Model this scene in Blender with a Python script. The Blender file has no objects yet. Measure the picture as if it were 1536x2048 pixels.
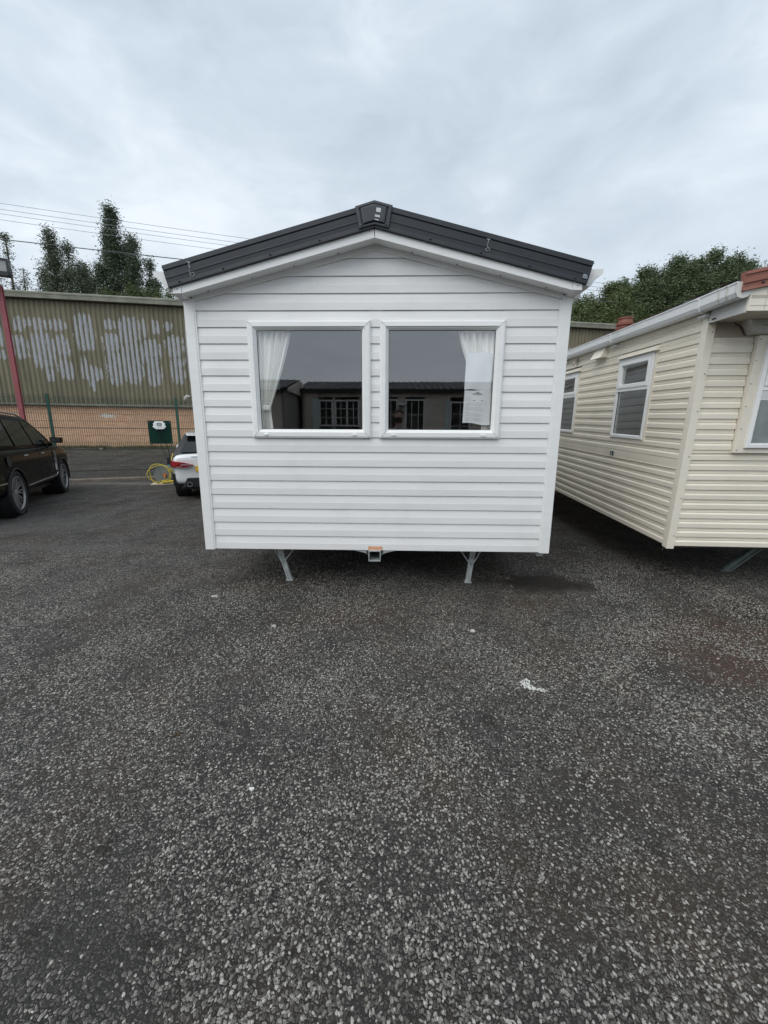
import bpy, bmesh, math, random
import numpy as np
from mathutils import Vector, Matrix, noise
R = math.radians
random.seed(7); rng = np.random.default_rng(11)
SC = bpy.context.scene; COL = SC.collection

# ------------------------------------------------------------------ camera
cam = bpy.data.cameras.new('camera'); cam_o = bpy.data.objects.new('camera', cam); COL.objects.link(cam_o)
cam.sensor_fit = 'HORIZONTAL'; cam.sensor_width = 36.0; cam.lens = 775.5/1536*36; cam.clip_start = 0.01; cam.clip_end = 2000
PITCH, YAW, ROLL = R(11.561), R(1.440), R(0.271)
fw = Vector((-math.sin(YAW)*math.cos(PITCH), math.cos(YAW)*math.cos(PITCH), -math.sin(PITCH)))
rt = Vector((math.cos(YAW), math.sin(YAW), 0)); up = rt.cross(fw)
r2 = rt*math.cos(ROLL)+up*math.sin(ROLL); u2 = up*math.cos(ROLL)-rt*math.sin(ROLL)
m = Matrix((r2, u2, -fw)).transposed().to_4x4(); m.translation = Vector((0.158, -3.322, 1.42))
cam_o.matrix_world = m
SC.camera = cam_o

# ------------------------------------------------------------------ sky, sun, exposure
SUN_EL, SUN_AZ = R(50), R(222)            # behind the camera, slightly to the left
W = bpy.data.worlds.new('World'); SC.world = W; W.use_nodes = True
N = W.node_tree.nodes; L = W.node_tree.links; N.clear()
def wn(t, **k):
    n = N.new(t)
    for a, b in k.items(): setattr(n, a, b)
    return n
def wmath(op, a, b=None, clamp=False):
    n = wn('ShaderNodeMath', operation=op, use_clamp=clamp)
    for i, v in enumerate((a, b)):
        if v is None: continue
        if isinstance(v, (int, float)): n.inputs[i].default_value = v
        else: L.new(v, n.inputs[i])
    return n.outputs[0]
out = wn('ShaderNodeOutputWorld'); bg = wn('ShaderNodeBackground'); bg.inputs[1].default_value = 0.1
sky = wn('ShaderNodeTexSky', sky_type='NISHITA', sun_disc=False, sun_elevation=SUN_EL, sun_rotation=SUN_AZ)
tc = wn('ShaderNodeTexCoord'); sx = wn('ShaderNodeSeparateXYZ'); L.new(tc.outputs['Generated'], sx.inputs[0])
cx = wn('ShaderNodeMapping'); cx.inputs['Scale'].default_value = (1.0, 1.0, 2.3); cx.inputs['Rotation'].default_value = (.12, .18, .5); cx.inputs['Location'].default_value = (.6, 2.1, .35); L.new(tc.outputs['Generated'], cx.inputs[0])
n1 = wn('ShaderNodeTexNoise'); n1.inputs['Scale'].default_value = 1.7; n1.inputs['Detail'].default_value = 6; n1.inputs['Roughness'].default_value = 0.5; n1.inputs['Distortion'].default_value = 0.3
L.new(cx.outputs[0], n1.inputs[0])
n2 = wn('ShaderNodeTexNoise'); n2.inputs['Scale'].default_value = 5.0; n2.inputs['Detail'].default_value = 6; n2.inputs['Roughness'].default_value = 0.55; n2.inputs['Distortion'].default_value = 0.5
L.new(cx.outputs[0], n2.inputs[0])
nn = wmath('ADD', wmath('MULTIPLY', n1.outputs[0], 0.64), wmath('MULTIPLY', n2.outputs[0], 0.36))
cr = wn('ShaderNodeValToRGB'); el = cr.color_ramp.elements
el[0].position = 0.38; el[0].color = (4.4, 5.15, 5.95, 1); el[1].position = 0.66; el[1].color = (7.5, 8.15, 8.8, 1)
e = el.new(0.52); e.color = (5.6, 6.4, 7.2, 1)
L.new(nn, cr.inputs[0])
# the overcast gets a little paler towards the horizon
hz = wmath('POWER', wmath('SUBTRACT', 1.0, wmath('MAXIMUM', sx.outputs[2], 0.0), True), 4.0)
pal = wn('ShaderNodeMix', data_type='RGBA'); L.new(wmath('MULTIPLY', hz, 0.75), pal.inputs[0]); L.new(cr.outputs[0], pal.inputs[6]); pal.inputs[7].default_value = (9.0, 9.35, 9.65, 1)
# broad brightness: cloud is thicker overhead of the camera's view, thinner behind it where the sun stands
br = wmath('MULTIPLY_ADD', sx.outputs[1], -0.16); N[-1].inputs[2].default_value = 1.10
vm = wn('ShaderNodeVectorMath', operation='SCALE'); L.new(pal.outputs[2], vm.inputs[0]); L.new(br, vm.inputs['Scale'])
mx = wn('ShaderNodeMix', data_type='RGBA'); mx.inputs[0].default_value = 0.93
L.new(sky.outputs[0], mx.inputs[6]); L.new(vm.outputs[0], mx.inputs[7]); L.new(mx.outputs[2], bg.inputs[0]); L.new(bg.outputs[0], out.inputs[0])

sl = bpy.data.lights.new('sun', 'SUN'); sl.energy = 1.5; sl.angle = R(60); sl.color = (1.0, 0.955, 0.89)
so = bpy.data.objects.new('sun', sl); COL.objects.link(so)
sd = Vector((math.sin(SUN_AZ)*math.cos(SUN_EL), math.cos(SUN_AZ)*math.cos(SUN_EL), math.sin(SUN_EL)))
so.rotation_euler = sd.to_track_quat('Z', 'Y').to_euler(); so.location = sd*50
SC.view_settings.view_transform = 'Standard'; SC.view_settings.look = 'None'; SC.view_settings.exposure = 0.32
SC.view_settings.gamma = 1; SC.view_settings.use_curve_mapping = False
SC.render.engine = 'CYCLES'; SC.cycles.use_denoising = True; SC.cycles.max_bounces = 10
SC.cycles.transparent_max_bounces = 16; SC.cycles.caustics_reflective = False; SC.cycles.caustics_refractive = False

# ------------------------------------------------------------------ materials
class Mat:
    def __init__(s, name):
        s.m = bpy.data.materials.new(name); s.m.use_nodes = True; s.t = s.m.node_tree
        s.b = s.t.nodes['Principled BSDF']; s.out = s.t.nodes['Material Output']
    def n(s, t, **k):
        n = s.t.nodes.new(t)
        for a, b in k.items():
            if isinstance(a, str) and hasattr(n, a): setattr(n, a, b)
        return n
    def l(s, a, b): s.t.links.new(a, b)
    def coord(s, kind='Object', scale=None):
        c = s.n('ShaderNodeTexCoord').outputs[kind]
        if scale:
            mp = s.n('ShaderNodeMapping'); mp.inputs['Scale'].default_value = scale; s.l(c, mp.inputs[0]); c = mp.outputs[0]
        return c
    def noise(s, c, scale, detail=4, rough=.55, dist=0):
        n = s.n('ShaderNodeTexNoise'); n.inputs['Scale'].default_value = scale; n.inputs['Detail'].default_value = detail
        n.inputs['Roughness'].default_value = rough; n.inputs['Distortion'].default_value = dist; s.l(c, n.inputs[0]); return n.outputs[0]
    def ramp(s, f, *st):
        r = s.n('ShaderNodeValToRGB'); e = r.color_ramp.elements
        while len(e) < len(st): e.new(.5)
        for q, (p, c) in zip(e, st):
            q.position = p; q.color = (c, c, c, 1) if isinstance(c, (int, float)) else (*c, 1)
        s.l(f, r.inputs[0]); return r.outputs[0]
    def mix(s, f, a, b, bt='MIX'):
        n = s.n('ShaderNodeMix'); n.data_type = 'RGBA'; n.blend_type = bt
        for i, v in ((0, f), (6, a), (7, b)):
            if isinstance(v, (int, float)): n.inputs[i].default_value = v
            elif isinstance(v, tuple): n.inputs[i].default_value = (*v, 1)
            else: s.l(v, n.inputs[i])
        return n.outputs[2]
    def math(s, op, a, b=0.0, c=None):
        n = s.n('ShaderNodeMath'); n.operation = op
        for i, v in enumerate((a, b, c)):
            if v is None: continue
            if isinstance(v, (int, float)): n.inputs[i].default_value = v
            else: s.l(v, n.inputs[i])
        return n.outputs[0]
    def bump(s, h, strength=.3, dist=.01):
        n = s.n('ShaderNodeBump'); n.inputs['Strength'].default_value = strength; n.inputs['Distance'].default_value = dist
        s.l(h, n.inputs['Height']); s.l(n.outputs[0], s.b.inputs['Normal'])

def simple(name, col, rough=.5, metal=0., var=.12, scale=6., bump=0., grime=None, coat=0., spec=None, rnd=.0):
    M = Mat(name); c = M.coord('Object')
    n = M.noise(c, scale, 5)
    dark = tuple(v*(1-var) for v in col); lite = tuple(min(1, v*(1+var*.6)) for v in col)
    o = M.mix(M.ramp(n, (.3, 0.), (.7, 1.)), dark, lite)
    if grime:
        g = M.noise(M.coord('Object', (3, 3, .6)), 3.1, 6, .65)
        o = M.mix(M.math('MULTIPLY', M.ramp(g, (.5, 0.), (.8, 1.)), grime[1]), o, grime[0])
    if rnd:
        oi = M.n('ShaderNodeObjectInfo'); f = M.math('MULTIPLY_ADD', oi.outputs['Random'], rnd, 1-rnd*.6)
        vm_ = M.n('ShaderNodeVectorMath'); vm_.operation = 'SCALE'; M.l(o, vm_.inputs[0]); M.l(f, vm_.inputs['Scale']); o = vm_.outputs[0]
    M.l(o, M.b.inputs['Base Color']); M.b.inputs['Roughness'].default_value = rough; M.b.inputs['Metallic'].default_value = metal
    if coat: M.b.inputs['Coat Weight'].default_value = coat; M.b.inputs['Coat Roughness'].default_value = .03
    if spec is not None: M.b.inputs['Specular IOR Level'].default_value = spec
    r = M.noise(c, scale*4, 3)
    M.l(M.math('MULTIPLY_ADD', r, .16, rough-.08), M.b.inputs['Roughness'])
    if bump: M.bump(M.noise(c, scale*8, 3), bump, .002)
    return M.m

def upvc(name, col, rnd=.04, gcol=(.42,.45,.40), g=.22):
    """white cladding: nearly clean, faint streaks and a fine emboss"""
    M = Mat(name); w = M.coord('Object')
    g1 = M.noise(M.coord('Object', (2.2, 2.2, 14)), 1.0, 6, .6); g2 = M.noise(w, 1.3, 5, .6)
    a = M.mix(M.ramp(g1, (.35, 0.), (.75, 1.)), col, tuple(v*.93 for v in col))
    a = M.mix(M.math('MULTIPLY', M.ramp(g2, (.52, 0.), (.78, 1.)), g), a, gcol)
    sp = M.noise(w, 38, 2, .5); a = M.mix(M.math('MULTIPLY', M.ramp(sp, (.74, 0.), (.80, 1.)), .35), a, tuple(v*.6 for v in gcol))
    oi = M.n('ShaderNodeObjectInfo'); f = M.math('MULTIPLY_ADD', oi.outputs['Random'], rnd, 1-rnd)
    v = M.n('ShaderNodeVectorMath'); v.operation = 'SCALE'; M.l(a, v.inputs[0]); M.l(f, v.inputs['Scale'])
    M.l(v.outputs[0], M.b.inputs['Base Color']); M.b.inputs['Roughness'].default_value = .42
    M.bump(M.noise(M.coord('Object', (3, 3, 60)), 6, 3), .12, .002)
    return M.m

def glass(name, tint=(.98, .99, .985), refl=.14, rough=.0):
    M = Mat(name); T = M.t; T.nodes.remove(M.b)
    tr = M.n('ShaderNodeBsdfTransparent'); tr.inputs[0].default_value = (*tint, 1)
    gl = M.n('ShaderNodeBsdfGlossy'); gl.inputs['Roughness'].default_value = rough; gl.inputs[0].default_value = (.97, .98, 1, 1)
    ge = M.n('ShaderNodeNewGeometry'); dp = M.n('ShaderNodeVectorMath'); dp.operation = 'DOT_PRODUCT'; M.l(ge.outputs['Incoming'], dp.inputs[0]); M.l(ge.outputs['Normal'], dp.inputs[1])
    g5 = M.math('POWER', M.math('SUBTRACT', 1.0, M.math('ABSOLUTE', dp.outputs['Value'])), 5.0)
    bp_ = M.n('ShaderNodeBump'); bp_.inputs['Strength'].default_value = .02; bp_.inputs['Distance'].default_value = .01
    M.l(M.noise(M.coord('Object'), 2.0, 2), bp_.inputs['Height']); M.l(bp_.outputs[0], gl.inputs['Normal'])
    f = M.math('MINIMUM', M.math('MULTIPLY_ADD', g5, 1.0-refl, refl), 1.0)
    mx_ = M.n('ShaderNodeMixShader'); M.l(f, mx_.inputs[0]); M.l(tr.outputs[0], mx_.inputs[1]); M.l(gl.outputs[0], mx_.inputs[2])
    M.l(mx_.outputs[0], M.out.inputs[0]); return M.m

MT = {}
MT['white'] = upvc('white_upvc', (.80, .80, .795), .05, (.45, .46, .41), .30)
MT['white_frame'] = upvc('white_frame', (.84, .85, .845), .0, (.5, .52, .5), .08)
MT['white_trim'] = upvc('white_trim', (.81, .815, .81), .0, (.45, .47, .43), .25)
MT['gutter'] = upvc('gutter_plastic', (.74, .75, .75), .0, (.36, .36, .33), .45)
MT['charcoal'] = simple('charcoal_steel', (.017, .021, .029), .62, .0, .22, 4, .1, ((.03, .045, .035), .5))
MT['charcoal_plastic'] = simple('charcoal_plastic', (.030, .037, .048), .5, 0, .25, 18, .1)
MT['cream'] = upvc('cream_aluminium', (.82, .765, .65), .06, (.42, .38, .29), .25)
MT['cream_trim'] = upvc('cream_trim', (.81, .76, .655), .03, (.42, .38, .30), .28)
MT['dirty_white'] = upvc('weathered_white', (.60, .60, .57), .0, (.25, .25, .22), .55)
MT['beige'] = simple('beige_panel', (.47, .41, .34), .55, 0, .15, 3, 0, ((.3, .27, .22), .4))
MT['terracotta'] = simple('terracotta_steel', (.24, .088, .058), .5, 0, .2, 5, .1, ((.12, .07, .05), .5))
MT['galv'] = simple('galvanised_steel', (.50, .54, .54), .45, .3, .25, 14, .15, ((.2, .2, .18), .4))
MT['galv_dark'] = simple('dull_galvanised_steel', (.16, .20, .19), .5, .5, .3, 12, .15)
MT['chassis'] = simple('black_chassis_steel', (.03, .03, .032), .6, .2, .3, 8)
MT['underfloor'] = simple('underfloor_board', (.035, .033, .03), .9, 0, .3, 3)
MT['tape'] = simple('orange_tape', (.68, .36, .22), .5, 0, .1, 20)
MT['rubber'] = simple('tyre_rubber', (.018, .018, .019), .8, 0, .3, 12)
MT['interior'] = simple('interior_wall', (.30, .28, .25), .8, 0, .1, 2)
MT['wood'] = simple('interior_wood', (.14, .09, .055), .6, 0, .3, 4)
MT['chalk'] = simple('chalk_mark', (.38, .40, .42), .9, 0, .5, 60)
MT['sticker'] = simple('grey_sticker', (.20, .24, .28), .35, 0, .5, 60)
MT['label'] = simple('white_label', (.55, .58, .60), .35, 0, .3, 80)
MT['paper'] = simple('white_paper', (.80, .82, .84), .8, 0, .04, 6)
MT['ink'] = simple('black_ink', (.06, .06, .07), .8)
MT['ink_pale'] = simple('pale_ink', (.50, .52, .55), .8)
MT['green_post'] = simple('green_powder_coat', (.010, .075, .052), .45, 0, .2, 6)
MT['green_mesh'] = simple('green_wire', (.018, .040, .032), .55, 0, .2, 6)
MT['green_board'] = simple('green_painted_board', (.006, .034, .024), .7, 0, .15, 5, 0, None, 0, .15)
MT['red_paint'] = simple('red_oxide_paint', (.30, .075, .085), .5, 0, .2, 3, 0, ((.15, .06, .06), .4))
MT['grey_fascia'] = simple('grey_fascia_board', (.30, .31, .31), .6, 0, .12, 3)
MT['black'] = simple('black_plastic', (.014, .014, .016), .45, 0, .3, 10)
MT['blackgloss'] = simple('black_car_paint', (.0028, .0029, .0032), .25, 0, .1, 2, 0, None, .14, .04)
MT['whitecar'] = simple('white_car_paint', (.72, .74, .75), .25, 0, .03, 2, 0, None, 1.0)
MT['chrome'] = simple('satin_chrome', (.50, .50, .49), .25, .9, .1, 10)
MT['alloy'] = simple('grey_alloy', (.30, .30, .30), .35, .4, .15, 10)
MT['carglass'] = simple('dark_car_glass', (.005, .007, .007), .08, 0, .1, 2, 0, None, .3)
MT['tail'] = simple('red_tail_light', (.30, .008, .012), .12, 0, .2, 30, 0, None, 1.0)
MT['plate'] = simple('yellow_number_plate', (.78, .47, .03), .4)
MT['headlight'] = simple('clear_headlight', (.35, .37, .40), .1, .3, .3, 20, 0, None, 1.0)
MT['teal'] = simple('teal_plastic', (.09, .24, .22), .5)
MT['grey_plastic'] = simple('grey_plastic', (.20, .22, .21), .45, 0, .2, 10)
MT['orange'] = simple('orange_plastic', (.75, .22, .04), .4)
MT['yellow'] = simple('yellow_cable', (.70, .55, .04), .45, 0, .15, 12)
MT['ply'] = simple('pale_board', (.62, .55, .47), .7, 0, .12, 5)
MT['boxwhite'] = simple('white_box_plastic', (.80, .83, .81), .4, 0, .06, 8)
MT['screen'] = simple('grey_screen', (.16, .18, .17), .25)
MT['screen_lit'] = simple('pale_screen', (.42, .45, .42), .3)
MT['concrete'] = simple('kerb_concrete', (.20, .165, .135), .9, 0, .35, 5, .6, ((.07, .07, .05), .7))
MT['wire'] = simple('dark_wire', (.05, .055, .06), .6)
MT['wire_pale'] = simple('pale_wire', (.20, .22, .25), .6)
MT['whitepaint'] = simple('white_paint_spill', (.72, .72, .69), .7, 0, .35, 90, .4)
MT['fleck'] = simple('pale_fleck', (.48, .47, .44), .8, 0, .3, 90)
MT['dark_leaf'] = simple('dry_leaf', (.05, .035, .02), .9)
MT['taupe'] = simple('taupe_cladding', (.76, .67, .58), .6, 0, .12, 3)
MT['sage'] = simple('sage_panel', (.62, .76, .72), .6)
MT['rooftile'] = simple('dark_roof_tile', (.17, .175, .18), .45, 0, .25, 6)
MT['skin'] = simple('skin', (.55, .35, .27), .5, 0, .08, 12)
MT['hair'] = simple('dark_hair', (.018, .013, .010), .7)
MT['shirt'] = simple('grey_shirt', (.36, .30, .31), .85)
MT['jeans'] = simple('dark_jeans', (.03, .04, .07), .85)
MT['shoe'] = simple('black_shoe', (.02, .02, .02), .6)
MT['bark'] = simple('bark', (.11, .085, .065), .9, 0, .4, 6, .6)
MT['glass'] = glass('window_glass', refl=.17)
MT['glass_b'] = glass('tinted_window_glass', (.72, .77, .77), .34)
MT['lampglass'] = glass('lamp_glass', (.8, .8, .75), .1)

def curtain_mat():
    M = Mat('cream_curtain'); M.b.inputs['Roughness'].default_value = .9
    M.l(M.mix(M.noise(M.coord('Object', (1, 1, .3)), 5), (.92, .91, .86), (.96, .955, .92)), M.b.inputs['Base Color'])
    M.b.inputs['Sheen Weight'].default_value = .2
    return M.m
MT['curtain'] = curtain_mat()

def leaf_mat(name, a, b, tr=.25):
    M = Mat(name); g = M.n('ShaderNodeNewGeometry'); c = M.mix(g.outputs['Random Per Island'], a, b)
    c = M.mix(M.math('MULTIPLY', M.ramp(M.noise(M.coord('Object'), .55, 3), (.4, 0.), (.65, 1.)), .5), c, tuple((x+y)*.34 for x, y in zip(a, b)))
    M.l(c, M.b.inputs['Base Color']); M.b.inputs['Roughness'].default_value = .6
    t = M.n('ShaderNodeBsdfTranslucent'); M.l(c, t.inputs[0]); x = M.n('ShaderNodeMixShader'); x.inputs[0].default_value = tr
    M.l(M.b.outputs[0], x.inputs[1]); M.l(t.outputs[0], x.inputs[2]); M.l(x.outputs[0], M.out.inputs[0]); return M.m
MT['leaf_poplar'] = leaf_mat('poplar_leaf', (.056, .086, .054), (.12, .165, .10))
MT['leaf_olive'] = leaf_mat('birch_leaf', (.062, .084, .05), (.13, .16, .10))
MT['leaf_bush'] = leaf_mat('bush_leaf', (.070, .105, .038), (.165, .205, .08))
MT['leaf_mix'] = leaf_mat('willow_leaf', (.058, .092, .044), (.145, .185, .09))
MT['leaf_conifer'] = leaf_mat('conifer_needle', (.025, .04, .03), (.05, .07, .05))
MT['moss'] = leaf_mat('moss', (.045, .05, .02), (.13, .13, .055), .1)

def asphalt():
    M = Mat('coarse_asphalt'); c = M.coord('Object')
    base = M.mix(M.ramp(M.noise(c, 420, 3), (.3, 0.), (.7, 1.)), (.020, .0190, .0182), (.054, .0510, .0485))
    wv = M.n('ShaderNodeTexNoise'); wv.inputs['Scale'].default_value = 55; wv.inputs['Detail'].default_value = 2; M.l(c, wv.inputs[0])
    ws = M.n('ShaderNodeVectorMath'); ws.operation = 'SCALE'; M.l(wv.outputs['Color'], ws.inputs[0]); ws.inputs['Scale'].default_value = .010
    wa = M.n('ShaderNodeVectorMath'); wa.operation = 'ADD'; M.l(c, wa.inputs[0]); M.l(ws.outputs[0], wa.inputs[1])
    def stones(scale, seed, thr, gap):
        """angular broken stone: cells split by dark bitumen gaps, only some of them standing bare"""
        mp = M.n('ShaderNodeMapping'); mp.inputs['Location'].default_value = (seed, seed*1.7, 0); M.l(wa.outputs[0], mp.inputs[0])
        v = M.n('ShaderNodeTexVoronoi'); v.inputs['Scale'].default_value = scale; M.l(mp.outputs[0], v.inputs[0])
        d = M.n('ShaderNodeTexVoronoi'); d.feature = 'DISTANCE_TO_EDGE'; d.inputs['Scale'].default_value = scale; M.l(mp.outputs[0], d.inputs[0])
        sep = M.n('ShaderNodeSeparateColor'); M.l(v.outputs['Color'], sep.inputs[0])
        present = M.ramp(sep.outputs[0], (thr-.03, 0.), (thr+.03, 1.))
        e = d.outputs['Distance']; g = M.math('MULTIPLY_ADD', sep.outputs[1], gap, gap*.6)
        inside = M.math('GREATER_THAN', e, g); rim = M.ramp(e, (gap*1.5, 1.), (gap*3.2, 0.))
        return M.math('MULTIPLY', present, inside), sep.outputs[2], e, M.math('SUBTRACT', 1.0, inside), rim
    m1, t1, d1, g1, rim1 = stones(80, .3, .42, .095)
    m2, t2, d2, g2, rim2 = stones(140, 5.1, .45, .09)
    cov = M.ramp(M.noise(c, 2.3, 6, .68), (.36, .18), (.56, 1.))
    ch = M.mix(t1, (.12, .112, .10), (.58, .555, .505)); ch = M.mix(M.math('MULTIPLY_ADD', rim1, -.55, .55), ch, (.10, .095, .085))
    ch2 = M.mix(t2, (.08, .075, .068), (.32, .305, .278)); ch2 = M.mix(M.math('MULTIPLY_ADD', rim2, -.4, .4), ch2, (.08, .075, .068))
    o = M.mix(M.math('MULTIPLY', m2, cov), base, ch2)
    o = M.mix(M.math('MULTIPLY', m1, cov), o, ch)
    o = M.mix(M.math('MULTIPLY', M.math('MULTIPLY', g1, cov), .75), o, (.007, .0065, .006))
    br_ = M.ramp(M.noise(c, 1.1, 6, .7), (.45, 0.), (.66, 1.))
    o = M.mix(M.math('MULTIPLY', br_, .55), o, (.060, .040, .024), 'MIX')
    dk = M.ramp(M.noise(c, 6.5, 4, .6), (.60, 0.), (.70, 1.))
    o = M.mix(M.math('MULTIPLY', dk, .6), o, (.012, .009, .006))
    big = M.ramp(M.noise(c, .5, 4, .55), (.35, .22), (.62, 0.)); o = M.mix(big, o, (.014, .013, .012))
    def spot(x, y, rx, ry, col, amt, o):
        mp = M.n('ShaderNodeMapping'); mp.inputs['Location'].default_value = (-x/rx, -y/ry, 0); mp.inputs['Scale'].default_value = (1/rx, 1/ry, 1); M.l(c, mp.inputs[0])
        ln = M.n('ShaderNodeVectorMath'); ln.operation = 'LENGTH'; M.l(mp.outputs[0], ln.inputs[0])
        f = M.math('ADD', ln.outputs['Value'], M.math('MULTIPLY_ADD', M.noise(c, 4.5, 5, .65), 1.6, -.8))
        return M.mix(M.math('MULTIPLY', M.ramp(f, (.5, 1.), (1.05, 0.)), amt), o, col)
    o = spot(1.62, .26, .55, .28, (.016, .011, .009), .82, o)
    o = spot(2.6, -.9, .9, .6, (.085, .042, .026), .5, o)
    o = spot(-.35, -.50, .6, .22, (.07, .046, .034), .40, o)
    o = spot(3.6, -.3, 1.1, .3, (.016, .011, .009), .7, o)
    o = spot(-1.2, .1, .5, .3, (.07, .055, .035), .35, o)
    o = spot(-5.5, 2.5, 1.4, .7, (.12, .118, .115), .35, o)
    o = spot(-7.2, 7.2, 2.4, .35, (.17, .162, .15), .7, o)
    o = spot(-4.2, 1.2, 2.6, .16, (.105, .10, .095), .45, o)
    M.l(o, M.b.inputs['Base Color']); M.b.inputs['Specular IOR Level'].default_value = .28
    M.l(M.math('MULTIPLY_ADD', M.noise(c, 1.8, 4), .3, .60), M.b.inputs['Roughness'])
    h = M.math('ADD', M.math('MULTIPLY', M.math('MINIMUM', d1, .35), M.math('MULTIPLY_ADD', m1, 2.2, .5)), M.math('MULTIPLY', M.math('MINIMUM', d2, .3), M.math('MULTIPLY', m2, .8)))
    h = M.math('ADD', h, M.math('MULTIPLY', M.noise(c, 210, 3), .25))
    M.bump(h, 1.0, .010)
    return M.m
MT['asphalt'] = asphalt()

def chip_mat():
    M = Mat('gravel_chip'); oi = M.n('ShaderNodeObjectInfo')
    a = M.ramp(oi.outputs['Random'], (0., (.05, .046, .042)), (.30, (.17, .161, .145)), (.70, (.40, .382, .345)), (1., (.64, .615, .56)))
    c = M.mix(M.ramp(M.noise(M.coord('Object'), 1.6, 4, .7), (.44, 0.), (.64, 1.)), a, (.07, .054, .040))
    M.l(c, M.b.inputs['Base Color']); M.b.inputs['Roughness'].default_value = .7; M.bump(M.noise(M.coord('Object'), 5, 3), .5, .4); return M.m
MT['chip'] = chip_mat()

def corrugated():
    M = Mat('olive_cladding_paint'); at = M.n('ShaderNodeAttribute'); at.attribute_name = 'wear'
    c = M.coord('Object')
    col = M.mix(M.ramp(M.noise(M.coord('Object', (1, 1, .25)), 1.1, 5, .6), (.35, 0.), (.7, 1.)), (.125, .112, .068), (.195, .172, .108))
    col = M.mix(M.math('MULTIPLY', M.ramp(M.noise(M.coord('Object', (6, 6, .35)), 2.2, 5, .65), (.5, 0.), (.72, 1.)), .5), col, (.055, .058, .044))
    # moss grows up from the foot of the sheets
    sep = M.n('ShaderNodeSeparateXYZ'); M.l(c, sep.inputs[0])
    ft = M.n('ShaderNodeMapRange'); M.l(M.math('ADD', sep.outputs[2], M.math('MULTIPLY', M.noise(c, 4, 5, .7), .7)), ft.inputs[0]); ft.inputs[1].default_value = 3.35; ft.inputs[2].default_value = 2.7; ft.inputs[3].default_value = 0; ft.inputs[4].default_value = .6
    col = M.mix(ft.outputs[0], col, (.05, .062, .036))
    e_ = M.math('ADD', at.outputs['Fac'], M.math('MULTIPLY_ADD', M.noise(M.coord('Object', (1, 1, .35)), 9, 6, .75), 1.9, -.97))
    w = M.ramp(e_, (.47, 0.), (.53, 1.))
    bare = M.mix(M.noise(M.coord('Object', (4, 4, 1)), 3, 4), (.25, .265, .28), (.38, .395, .41))
    bare = M.mix(M.math('MULTIPLY', M.ramp(M.noise(c, 9, 4, .6), (.60, 0.), (.68, 1.)), .6), bare, (.09, .10, .10))
    M.l(M.mix(w, col, bare), M.b.inputs['Base Color']); M.b.inputs['Roughness'].default_value = .6
    return M.m
MT['corrugated'] = corrugated()
MT['roof_edge'] = simple('weathered_roof_edge', (.20, .20, .16), .8, 0, .3, 2.5, .3, ((.10, .115, .07), .7))

def brick():
    M = Mat('tan_brick'); c = M.coord('Object')
    sp = M.n('ShaderNodeSeparateXYZ'); M.l(c, sp.inputs[0]); cb = M.n('ShaderNodeCombineXYZ'); M.l(sp.outputs[0], cb.inputs[0]); M.l(sp.outputs[2], cb.inputs[1])
    b = M.n('ShaderNodeTexBrick'); b.inputs['Scale'].default_value = 1; b.inputs['Brick Width'].default_value = .225; b.inputs['Row Height'].default_value = .075
    b.inputs['Mortar Size'].default_value = .006; b.inputs['Color1'].default_value = (.50, .285, .175, 1); b.inputs['Color2'].default_value = (.60, .375, .235, 1); b.inputs['Mortar'].default_value = (.47, .34, .24, 1)
    M.l(cb.outputs[0], b.inputs[0])
    o = M.mix(M.math('MULTIPLY', M.ramp(M.noise(c, .9, 5, .6), (.45, 0.), (.75, 1.)), .4), b.outputs[0], (.30, .21, .14))
    ft = M.n('ShaderNodeMapRange'); M.l(M.math('ADD', sp.outputs[2], M.math('MULTIPLY', M.noise(c, 2.5, 5, .7), .6)), ft.inputs[0]); ft.inputs[1].default_value = 1.35; ft.inputs[2].default_value = .9; ft.inputs[3].default_value = 0; ft.inputs[4].default_value = .7
    o = M.mix(ft.outputs[0], o, (.17, .15, .08))
    # a splash of white paint and a few chips on the brickwork
    mp = M.n('ShaderNodeMapping'); mp.inputs['Location'].default_value = (13.05/.45, 0, -2.11/.13); mp.inputs['Scale'].default_value = (1/.45, 1, 1/.13); M.l(c, mp.inputs[0])
    ln = M.n('ShaderNodeVectorMath'); ln.operation = 'LENGTH'; mul = M.n('ShaderNodeVectorMath'); mul.operation = 'MULTIPLY'; mul.inputs[1].default_value = (1, 0, 1); M.l(mp.outputs[0], mul.inputs[0]); M.l(mul.outputs[0], ln.inputs[0])
    f = M.math('ADD', ln.outputs['Value'], M.math('MULTIPLY_ADD', M.noise(c, 14, 4, .7), 2.6, -1.3))
    o = M.mix(M.ramp(f, (.62, .85), (.70, 0.)), o, (.62, .62, .58))
    M.l(o, M.b.inputs['Base Color']); M.b.inputs['Roughness'].default_value = .9
    M.bump(M.math('SUBTRACT', 1.0, b.outputs['Fac']), .5, .008); return M.m
MT['brick'] = brick()

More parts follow.
